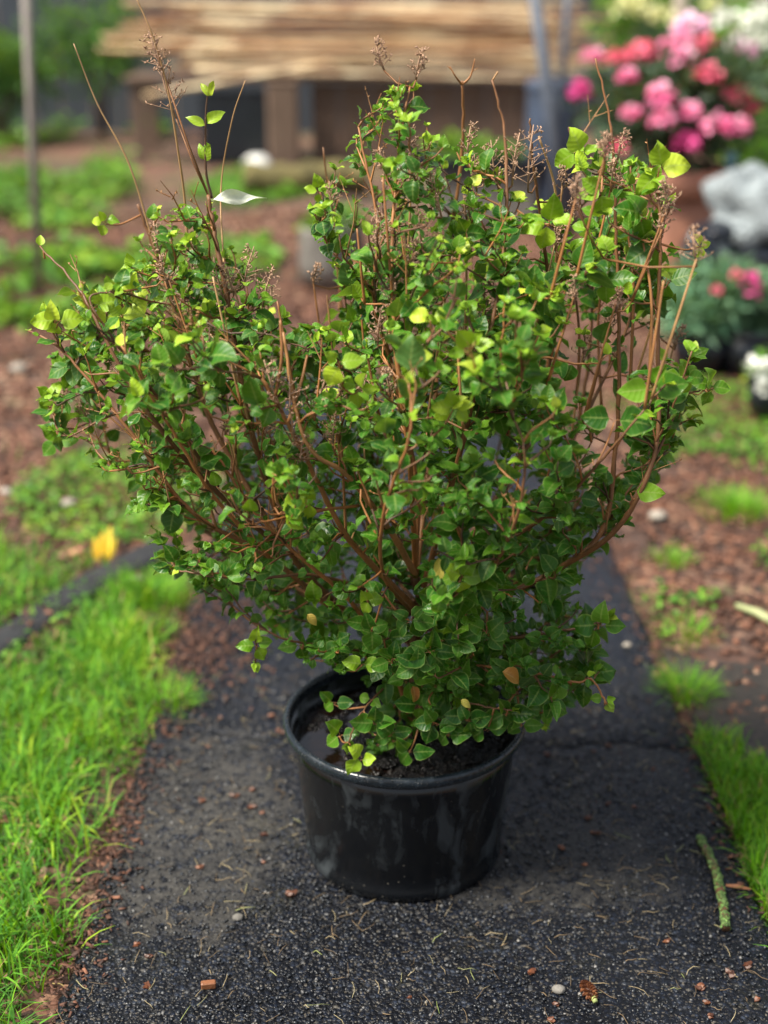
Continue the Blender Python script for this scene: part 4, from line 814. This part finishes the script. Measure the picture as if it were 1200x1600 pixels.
while len(targets) < 1450:
    x, y = rt.uniform(40, 1130), rt.uniform(115, 1200)
    if not inside(x, y) or rt.random() > dens(x, y): continue
    ed = edge_d(x, y)
    if ed < 12: continue
    hd = .36 * min(1, (ed / 210)) ** .5
    if y > 980: hd = min(hd, .15)
    dy = rt.uniform(-1, 1); dy = math.copysign(abs(dy) ** .8, dy) * hd
    cy = 1.88 + (.06 if y < 500 else 0) - (.08 if y > 1000 else 0)
    targets.append((x, y, cy + dy))
T3 = [at(*t) for t in targets]; T3.sort(key=lambda p: np.linalg.norm(p - BASE))
shoots = []
for T in T3:
    A = np.array(NP); B = np.array(NTn); d = T - A; L = np.linalg.norm(d, axis=1); cs = np.sum(d * B, 1) / (L + 1e-9)
    cost = L * (1.6 - .75 * cs) + np.where(L < .05, .15, 0) + .02 * np.array(NL); i = int(np.argmin(cost))
    if L[i] > .40: continue
    p0, t0 = A[i], B[i]; l = L[i]; endt = unit(np.array([0, 0, .9]) + unit(T - BASE) * .9 + RNG.normal(0, .35, 3))
    if T[2] < .42: endt = unit(unit((T - BASE) * np.array([1, 1, .1])) + np.array([0, 0, -.25]) + RNG.normal(0, .3, 3))
    n = max(5, int(l / .022)); s = np.linspace(0, 1, n)[:, None]; c1 = p0 + unit(t0 + unit(T - p0)) * l * .35; c2 = T - endt * l * .3
    P = (1 - s) ** 3 * p0 + 3 * (1 - s) ** 2 * s * c1 + 3 * (1 - s) * s * s * c2 + s ** 3 * T; P[1:-1] += RNG.normal(0, .0010, P[1:-1].shape)
    lev = NL[i] + 1; shoots.append((P, lev)); t = unit(np.gradient(P, axis=0))
    for q in range(2, len(P) - 1): NP.append(P[q]); NTn.append(t[q]); NL.append(lev)
# meshes of the stems
for k_, (P, r0, r1, tn) in enumerate(mains):
    m = MB(); n = len(P); sc_ = 1 if k_ == 0 else .70; r_ = np.maximum(np.linspace(r0, r1, n) * sc_, .0013) * (1 + .14 * (np.arange(n) % 7 == 0)); m.tube(P, r_, 8, c=(tn, .5, .5)); m.build('branch', M['bark'], shrub, off=BASE)
A_ = np.array
tw = MB(); LO, LD, LU, LL, LA_, LF, LR, LW = [], [], [], [], [], [], [], []
_bp, _bY = [], []
for k_ in (1, 2, 3, 5, 6, 7, 9, 12, 13, 39, 42):
    if k_ < len(mains):
        for q in mains[k_][0][2:]: a_, b_ = topix(q); _bp.append((a_, b_)); _bY.append(q[1])
_bp = np.array(_bp); _bY = np.array(_bY)
def put_leaf(o, d, u, L, age, asp=None, fold=None, arch=None, pet=True):
    d = unit(d); c_ = o + d * L * .6; qx, qy = topix(c_); dd_ = np.hypot(_bp[:, 0] - qx, _bp[:, 1] - qy)
    if ((dd_ < 15) & (_bY > c_[1] - .005)).any() and qy < 930 and random.random() < .8: return
    if pet:
        o2 = o + d * L * .16 + np.array([0, 0, .002]); tw.tube([o, o * .5 + o2 * .5 + np.array([0, 0, .001]), o2], [.0007, .0006, .0005], 3, False, (.55, .5, .5)); o = o2
    LO.append(o); LD.append(d); LU.append(u); LL.append(L); LA_.append(age); LF.append(fold if fold is not None else abs(random.gauss(.22, .22))); LR.append(arch if arch is not None else random.gauss(.55, .45)); LW.append(asp or random.uniform(.70, .98))
def dress(P, a0, a1, young, size, step=.023, skip=0.0):
    """opposite pairs of leaves along P between fractions a0..a1"""
    seg = np.linalg.norm(np.diff(P, axis=0), axis=1); cum = np.concatenate([[0], np.cumsum(seg)]); Ltot = cum[-1]; s = a0 * Ltot; k = random.randint(0, 1)
    t_ = unit(np.gradient(P, axis=0))
    while s < a1 * Ltot:
        p = np.array([np.interp(s, cum, P[:, i]) for i in range(3)]); t = unit(np.array([np.interp(s, cum, t_[:, i]) for i in range(3)]))
        ref = unit(np.cross(t, (0, 0, 1) if abs(t[2]) < .9 else (1, 0, 0))); o2 = np.cross(t, ref); b = ref if k % 2 else o2; b = unit(b + RNG.normal(0, .25, 3))
        f = s / Ltot; sz = size * (1.0 - .45 * max(0, f - .55) / .45) * random.uniform(.65, 1.2)
        for sg in (-1, 1):
            if random.random() < skip: continue
            d = b * sg + t * random.uniform(.15, .75) + np.array([0, 0, random.uniform(-.25, .35)]); u = np.array([0, 0, 1.1]) + t * .3 + RNG.normal(0, .42, 3) + np.array([0, -.25, 0])
            age = np.clip(.16 + young * (f ** 2) * random.uniform(.4, 1.1) + random.gauss(0, .12), 0, 1); put_leaf(p, d, u, sz * random.uniform(.85, 1.15), age)
        s += step * random.uniform(.8, 1.3); k += 1
    if young > 0 and a1 >= .99:
        p = P[-1]; t = t_[-1]; r0 = random.uniform(0, 6.28)
        for q in range(random.choice((2, 3, 4, 4))):
            a = r0 + q * 1.571 + random.gauss(0, .3); ref = unit(np.cross(t, (0.1, 0, 1))); o2 = np.cross(t, ref); d = (ref * math.cos(a) + o2 * math.sin(a)) * .7 + t * .8
            put_leaf(p, d, np.array([0, -.2, 1.]) + RNG.normal(0, .3, 3), size * random.uniform(.4, .8), np.clip(young * random.uniform(.65, 1.15) + .15, 0, 1), pet=False)
for P, lev in shoots:
    L = np.linalg.norm(np.diff(P, axis=0), axis=1).sum(); px, py = topix(P[-1]); n = len(P)
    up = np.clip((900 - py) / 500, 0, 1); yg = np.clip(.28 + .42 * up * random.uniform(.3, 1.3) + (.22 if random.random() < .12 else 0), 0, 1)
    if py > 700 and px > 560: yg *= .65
    size = float(np.clip(random.lognormvariate(-3.64, .25), .016, .040)) * (1.15 if px > 700 else 1.0)
    if py < 420 and px < 800: size *= .82
    tw.tube(P, np.linspace(.0024 if L > .12 else .0019, .0009, n), 5, c=(random.choice([.1, .25, .4, .5, .6, .7]), .5, .5))
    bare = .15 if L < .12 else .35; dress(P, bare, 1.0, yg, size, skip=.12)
for k, (P, r0, r1, tn) in enumerate(mains):
    if k in (0,): continue
    tpy = topix(P[-1])[1]; hi = tpy < 245
    dress(P, .45, .72 if hi else .93 if r1 > .002 else 1.0, .3 if (hi or r1 > .002) else .7, .026, .045, .3)
# hand-placed bright sprigs in front
def sprig(px, py, Y, n, size, age, tilt=(0, -.3, .6)):
    p = at(px, py, Y); A = np.array(NP); i = int(np.argmin(np.linalg.norm(A - p, axis=1) + np.where(A[:, 1] < Y - .02, .05, 0))); q = A[i]; P = spline([q, q * .4 + p * .6 + np.array([0, 0, -.006]), p], 5); tw.tube(P, np.linspace(.0018, .001, len(P)), 5, c=(.6, .5, .5))
    for k in range(n):
        a = 6.283 * k / n + random.uniform(-.3, .3); d = np.array([math.cos(a), -.35 * math.sin(a) - .2, math.sin(a) * .8]) + np.array(tilt) * .3
        put_leaf(p + RNG.normal(0, .002, 3), d, np.array([0, -1.0, .6]) + RNG.normal(0, .2, 3), size * random.uniform(.75, 1.15), np.clip(age + random.gauss(0, .08), 0, 1))
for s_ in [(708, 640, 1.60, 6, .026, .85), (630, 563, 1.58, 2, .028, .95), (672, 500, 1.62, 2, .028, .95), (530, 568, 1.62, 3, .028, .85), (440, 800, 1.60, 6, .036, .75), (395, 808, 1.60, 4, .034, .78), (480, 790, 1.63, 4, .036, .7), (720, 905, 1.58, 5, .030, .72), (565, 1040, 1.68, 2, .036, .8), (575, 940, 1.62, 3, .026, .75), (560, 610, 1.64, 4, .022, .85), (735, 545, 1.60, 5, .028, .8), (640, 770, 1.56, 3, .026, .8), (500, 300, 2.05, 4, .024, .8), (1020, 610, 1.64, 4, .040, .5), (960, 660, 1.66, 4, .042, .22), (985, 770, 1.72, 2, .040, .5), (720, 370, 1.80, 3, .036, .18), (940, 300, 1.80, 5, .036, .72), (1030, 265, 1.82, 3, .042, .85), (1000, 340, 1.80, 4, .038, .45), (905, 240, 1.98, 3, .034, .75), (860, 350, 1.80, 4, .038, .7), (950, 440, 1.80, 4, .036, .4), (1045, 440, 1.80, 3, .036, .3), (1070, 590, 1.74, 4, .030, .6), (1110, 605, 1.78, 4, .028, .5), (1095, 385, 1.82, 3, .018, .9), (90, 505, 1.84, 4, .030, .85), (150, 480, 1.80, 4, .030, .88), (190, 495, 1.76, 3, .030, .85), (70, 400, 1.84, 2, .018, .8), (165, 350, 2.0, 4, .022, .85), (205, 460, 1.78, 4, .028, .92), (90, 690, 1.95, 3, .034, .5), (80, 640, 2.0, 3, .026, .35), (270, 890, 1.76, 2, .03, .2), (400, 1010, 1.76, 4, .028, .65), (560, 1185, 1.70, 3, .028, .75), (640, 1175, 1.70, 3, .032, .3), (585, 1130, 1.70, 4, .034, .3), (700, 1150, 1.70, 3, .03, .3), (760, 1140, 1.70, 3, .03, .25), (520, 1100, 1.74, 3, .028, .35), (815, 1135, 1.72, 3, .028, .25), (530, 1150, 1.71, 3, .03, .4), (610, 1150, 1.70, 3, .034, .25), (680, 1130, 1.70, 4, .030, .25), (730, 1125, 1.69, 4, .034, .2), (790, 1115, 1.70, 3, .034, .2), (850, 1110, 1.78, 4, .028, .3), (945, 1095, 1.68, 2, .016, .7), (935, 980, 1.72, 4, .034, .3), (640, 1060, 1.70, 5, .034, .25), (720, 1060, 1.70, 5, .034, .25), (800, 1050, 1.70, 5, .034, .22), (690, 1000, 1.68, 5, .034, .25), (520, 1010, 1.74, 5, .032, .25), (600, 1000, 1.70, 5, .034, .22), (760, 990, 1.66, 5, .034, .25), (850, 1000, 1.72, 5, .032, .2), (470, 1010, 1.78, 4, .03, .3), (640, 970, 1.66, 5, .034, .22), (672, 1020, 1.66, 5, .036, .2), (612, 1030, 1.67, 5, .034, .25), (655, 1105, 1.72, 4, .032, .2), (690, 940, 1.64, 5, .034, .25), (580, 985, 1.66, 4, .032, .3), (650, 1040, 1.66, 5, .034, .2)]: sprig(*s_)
# tall lone shoots above the crown
def lone(pts, r0, r1, tn=.9): P = spline([at(*q) for q in pts], 7); tw.tube(P, np.linspace(r0, r1, len(P)), 5, c=(tn, .5, .5)); return P
P = lone([(331, 310, 1.90), (322, 270, 1.90), (321, 215, 1.90), (322, 170, 1.90), (326, 138, 1.90)], .0022, .0010, .15)
for px, py, dx, dz, L, a in [(320, 196, -.9, .55, .030, .9), (324, 193, .8, .85, .036, .82), (327, 150, -.45, .9, .024, .97), (327, 150, .5, .95, .026, .97), (320, 250, -.25, .9, .026, .8), (321, 252, .3, .8, .026, .88), (322, 222, .2, -.9, .02, .8)]: put_leaf(at(px, py, 1.90), np.array([dx, -.2, dz]), np.array([0, -1, .7]), L, a, asp=.5, pet=False)
lone([(245, 400, 2.02), (203, 260, 2.02), (152, 162, 2.02), (115, 68, 2.02)], .0018, .0009, .95)
lone([(300, 520, 1.98), (290, 330, 1.96), (278, 235, 1.94), (262, 140, 1.93), (240, 60, 1.92), (212, -5, 1.92)], .0022, .0010, .95)
lone([(352, 450, 1.9), (345, 300, 2.0), (362, 190, 2.0), (383, 126, 2.0)], .0015, .0008, .9)
lone([(722, 132, 2.08), (711, 118, 2.07), (703, 104, 2.07)], .0018, .0008, .7); lone([(722, 132, 2.08), (735, 119, 2.08), (742, 92, 2.08)], .0020, .0008, .7); lone([(705, 109, 2.07), (699, 103, 2.07)], .0009, .0006, .8); lone([(738, 112, 2.08), (747, 106, 2.08)], .0009, .0006, .8)
lone([(770, 125, 1.86), (778, 112, 1.86)], .0015, .0012, .9)
lone([(872, 420, 1.98), (868, 300, 1.96), (842, 213, 1.94)], .0022, .0016, .95)
for _ in range(230):
    q = NP[random.randrange(len(NP))]; qx, qy = topix(q)
    if qy > 880 or (qx > 560 and random.random() < .35): continue
    d = unit(A_([random.gauss((qx - 620) / 900, .35), random.gauss(-.15, .35), 1.0])); Lt = random.uniform(.04, .11); c_ = random.uniform(.55, .95); e1 = q + d * Lt; ex_, ey_ = topix(e1)
    if not inside(ex_, ey_) and random.random() < .65 or ex_ < 45 or ey_ < 115: continue
    e2 = q + d * Lt * .55
    tw.tube([q, e2 + RNG.normal(0, .003, 3), e1], [.0015, .0011, .0005], 4, False, c=(c_, .5, .5))
    for sg in (-1, 1):
        b_ = unit(np.cross(d, (random.random(), 1, .2))) * sg; f_ = random.uniform(.45, .8); q1 = q + d * Lt * f_; q2 = q1 + unit(b_ + d * 1.2) * Lt * random.uniform(.25, .5); tw.tube([q1, q2], [.0009, .0004], 3, False, c=(c_, .5, .5))
        for _k in range(2): q3 = q1 + (q2 - q1) * random.uniform(.4, 1); dd = unit(RNG.normal(0, 1, 3) + A_([0, 0, .6])); tw.tube([q3, q3 + dd * .0025, q3 + dd * .005], [.0003, .0012, .0002], 4, False, c=(.8, .5, .5))
_ex = []
for _ in range(60):
    bx_ = random.uniform(300, 1000); by_ = random.uniform(430, 860); Yd = random.uniform(1.62, 2.05)
    if not inside(bx_, by_ - 150) or not inside(bx_, by_): continue
    hh = random.uniform(110, 240); dx = (bx_ - 640) * .16 + random.uniform(-20, 20); q0 = at(bx_, by_, Yd); NPa = np.array(NP); q = NPa[int(np.argmin(np.linalg.norm(NPa - q0, axis=1)))]
    bp = topix(q); Yq = q[1]; lone([(bp[0], bp[1], Yq), (bp[0] + dx * .5, bp[1] - hh * .5, Yq - .01), (bp[0] + dx, bp[1] - hh, Yq)], .0023, .0013, random.uniform(.55, .95)); _ex.append((bp[0] + dx, bp[1] - hh, Yq))
for pts in ([(430, 620, 1.66), (440, 560, 1.66), (438, 500, 1.67)], [(450, 660, 1.66), (470, 600, 1.68), (480, 555, 1.70)], [(900, 640, 1.95), (905, 520, 1.97), (890, 400, 1.98)], [(985, 600, 1.84), (990, 450, 1.86), (980, 350, 1.88)], [(1015, 600, 1.76), (1018, 470, 1.78), (1005, 380, 1.8)], [(940, 640, 2.0), (935, 500, 2.02), (950, 400, 2.02)], [(610, 700, 1.75), (590, 640, 1.75), (575, 560, 1.76)], [(560, 400, 2.2), (530, 470, 2.15), (545, 560, 2.12)]): lone(pts, .0026, .0018, random.choice([.6, .75, .5]))
tw.build('twigs', M['bark'], shrub, off=BASE)
n = len(LO)
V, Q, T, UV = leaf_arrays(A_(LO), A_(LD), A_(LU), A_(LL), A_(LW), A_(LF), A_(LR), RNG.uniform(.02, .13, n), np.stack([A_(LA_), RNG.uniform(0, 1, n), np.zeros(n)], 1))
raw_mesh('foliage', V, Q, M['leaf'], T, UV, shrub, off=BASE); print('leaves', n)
def one_leaf(px, py, Y, d, u, L, asp, fold, arch, mat, tint, lab, wav=.05):
    V, Q, T, UV = leaf_arrays(A_([at(px, py, Y)]), A_([d], float), A_([u], float), A_([L]), A_([asp]), A_([fold]), A_([arch]), A_([wav]), A_([[tint, .6, 0]]), nu=11); o = raw_mesh('leaf', V, Q, M[mat], T, UV, shrub, off=BASE); o['label'] = lab
one_leaf(330, 313, 1.915, (1, 0, .14), (0, -1, .7), .082, .24, .5, .55, 'leaf_cream', .8, 'white curled leaf on top of the left branches', .10)
one_leaf(134, 492, 1.80, (.8, -.2, .4), (0, -1, .6), .018, .6, .4, .3, 'leaf_cream', .5, 'small white leaf scrap at the left')
one_leaf(785, 1050, 1.66, (1, -.1, -.4), (.2, -1, .9), .042, .75, .75, 1.2, 'leaf_rust', .35, 'orange-brown withered leaf low on the right')
one_leaf(645, 1072, 1.69, (.3, -.3, -1), (.5, -1, .1), .032, .6, .7, 1.0, 'leaf_rust', .05, 'rusty dead leaf hanging over the soil')
one_leaf(720, 1094, 1.68, (.8, -.2, -.5), (0, -1, .8), .022, .6, .6, .9, 'leaf_rust', .95, 'small yellow leaf over the pot')
one_leaf(480, 960, 1.69, (.6, -.2, -.6), (0, -1, .9), .024, .65, .6, .8, 'leaf_rust', .75, 'yellowing round leaf at lower left')
one_leaf(685, 872, 1.60, (.05, -.1, -1), (0, -1, .1), .045, .32, .2, .1, 'leaf_rust', .9, 'narrow yellow-green blotched leaf in the middle')
# dried seed heads
def panicle(base, ax, L, seed, dense=7):
    r_ = random.Random(seed); m = MB(); ax = unit(ax); s1 = unit(np.cross(ax, (.3, 1, .1))); s2 = np.cross(ax, s1); c0 = r_.uniform(.25, .85)
    m.tube([base, base + ax * L * .5 + s1 * L * .03, base + ax * L], [.0015, .0012, .0007], 4, c=(.5, .5, .5))
    for i in range(dense):
        t = .12 + .85 * i / dense; w_ = L * .55 * (1 - t * .7)
        for k in range(3):
            a = r_.uniform(0, 6.28); d = unit((s1 * math.cos(a) + s2 * math.sin(a)) + ax * r_.uniform(.3, .9)); p0 = base + ax * L * t; p1 = p0 + d * w_ * r_.uniform(.5, 1.1); m.tube([p0, p1], [.0007, .0005], 3, False)
            for q in range(3):
                p2 = p0 + (p1 - p0) * r_.uniform(.4, 1.05); dd = unit(A_([r_.gauss(0, 1), r_.gauss(0, 1), r_.gauss(.6, 1)])); m.tube([p2, p2 + dd * .0025, p2 + dd * .005], [.0003, .0012, .0002], 4, False, c=(.5, .5, .5))
    o = m.build('seed_head', M['deadhead'], shrub, off=BASE); return o
k = 0
for px, py, Y, L, tl in [(275, 185, 1.94, .10, -.25), (258, 120, 1.93, .07, -.3), (640, 300, 1.80, .06, .1), (690, 340, 1.80, .07, -.2), (800, 290, 1.84, .08, .1), (825, 300, 1.86, .10, .05), (780, 300, 1.86, .08, -.2), (610, 290, 1.84, .06, -.3), (590, 400, 1.78, .07, 0), (640, 430, 1.76, .06, .2), (460, 690, 1.66, .10, -.05), (490, 660, 1.68, .09, .3), (440, 640, 1.66, .08, -.3), (470, 740, 1.67, .07, .1), (940, 260, 1.9, .05, .1), (965, 250, 1.9, .05, .2), (380, 450, 1.88, .07, .3), (410, 480, 1.86, .07, .3), (350, 470, 1.86, .07, -.2), (300, 430, 1.95, .06, .1), (250, 400, 1.98, .06, -.1), (280, 500, 1.9, .06, .2), (700, 460, 1.78, .06, .1), (760, 500, 1.78, .06, -.1), (590, 540, 1.74, .06, .1), (620, 500, 1.74, .07, -.1), (905, 440, 1.92, .05, 0), (985, 430, 1.85, .05, 0), (520, 330, 2.0, .05, -.1), (600, 110, 1.9, .05, -.3), (650, 125, 1.9, .05, .2), (110, 640, 1.95, .05, -.6), (140, 660, 1.95, .05, -.4), (200, 600, 1.8, .06, -.5), (330, 560, 1.82, .06, 0), (730, 250, 1.95, .06, .1), (745, 300, 1.9, .06, -.1), (560, 650, 1.74, .07, .2), (520, 700, 1.7, .06, .1), (660, 390, 1.76, .06, -.1)] + [(x, y + 12, Yq, random.uniform(.035, .06), random.uniform(-.3, .3)) for x, y, Yq in _ex[:34]]:
    b0 = at(px, py, Y); NPa = np.array(NP); i = int(np.argmin(np.linalg.norm(NPa - b0, axis=1))); q = NPa[i]; o = panicle(b0, A_([tl, random.uniform(-.2, .1), 1.0]), L * .9, 200 + k); k += 1
    if np.linalg.norm(q - b0) > .006:
        m = MB(); mid = q * .5 + b0 * .5 + A_([0, 0, -.006]); m.tube([q, mid, b0], [.0016, .0014, .0013], 4, c=(.5, .5, .5)); m.build('stalk', M['bark'], o, off=BASE)
print('objects', len(S.objects))
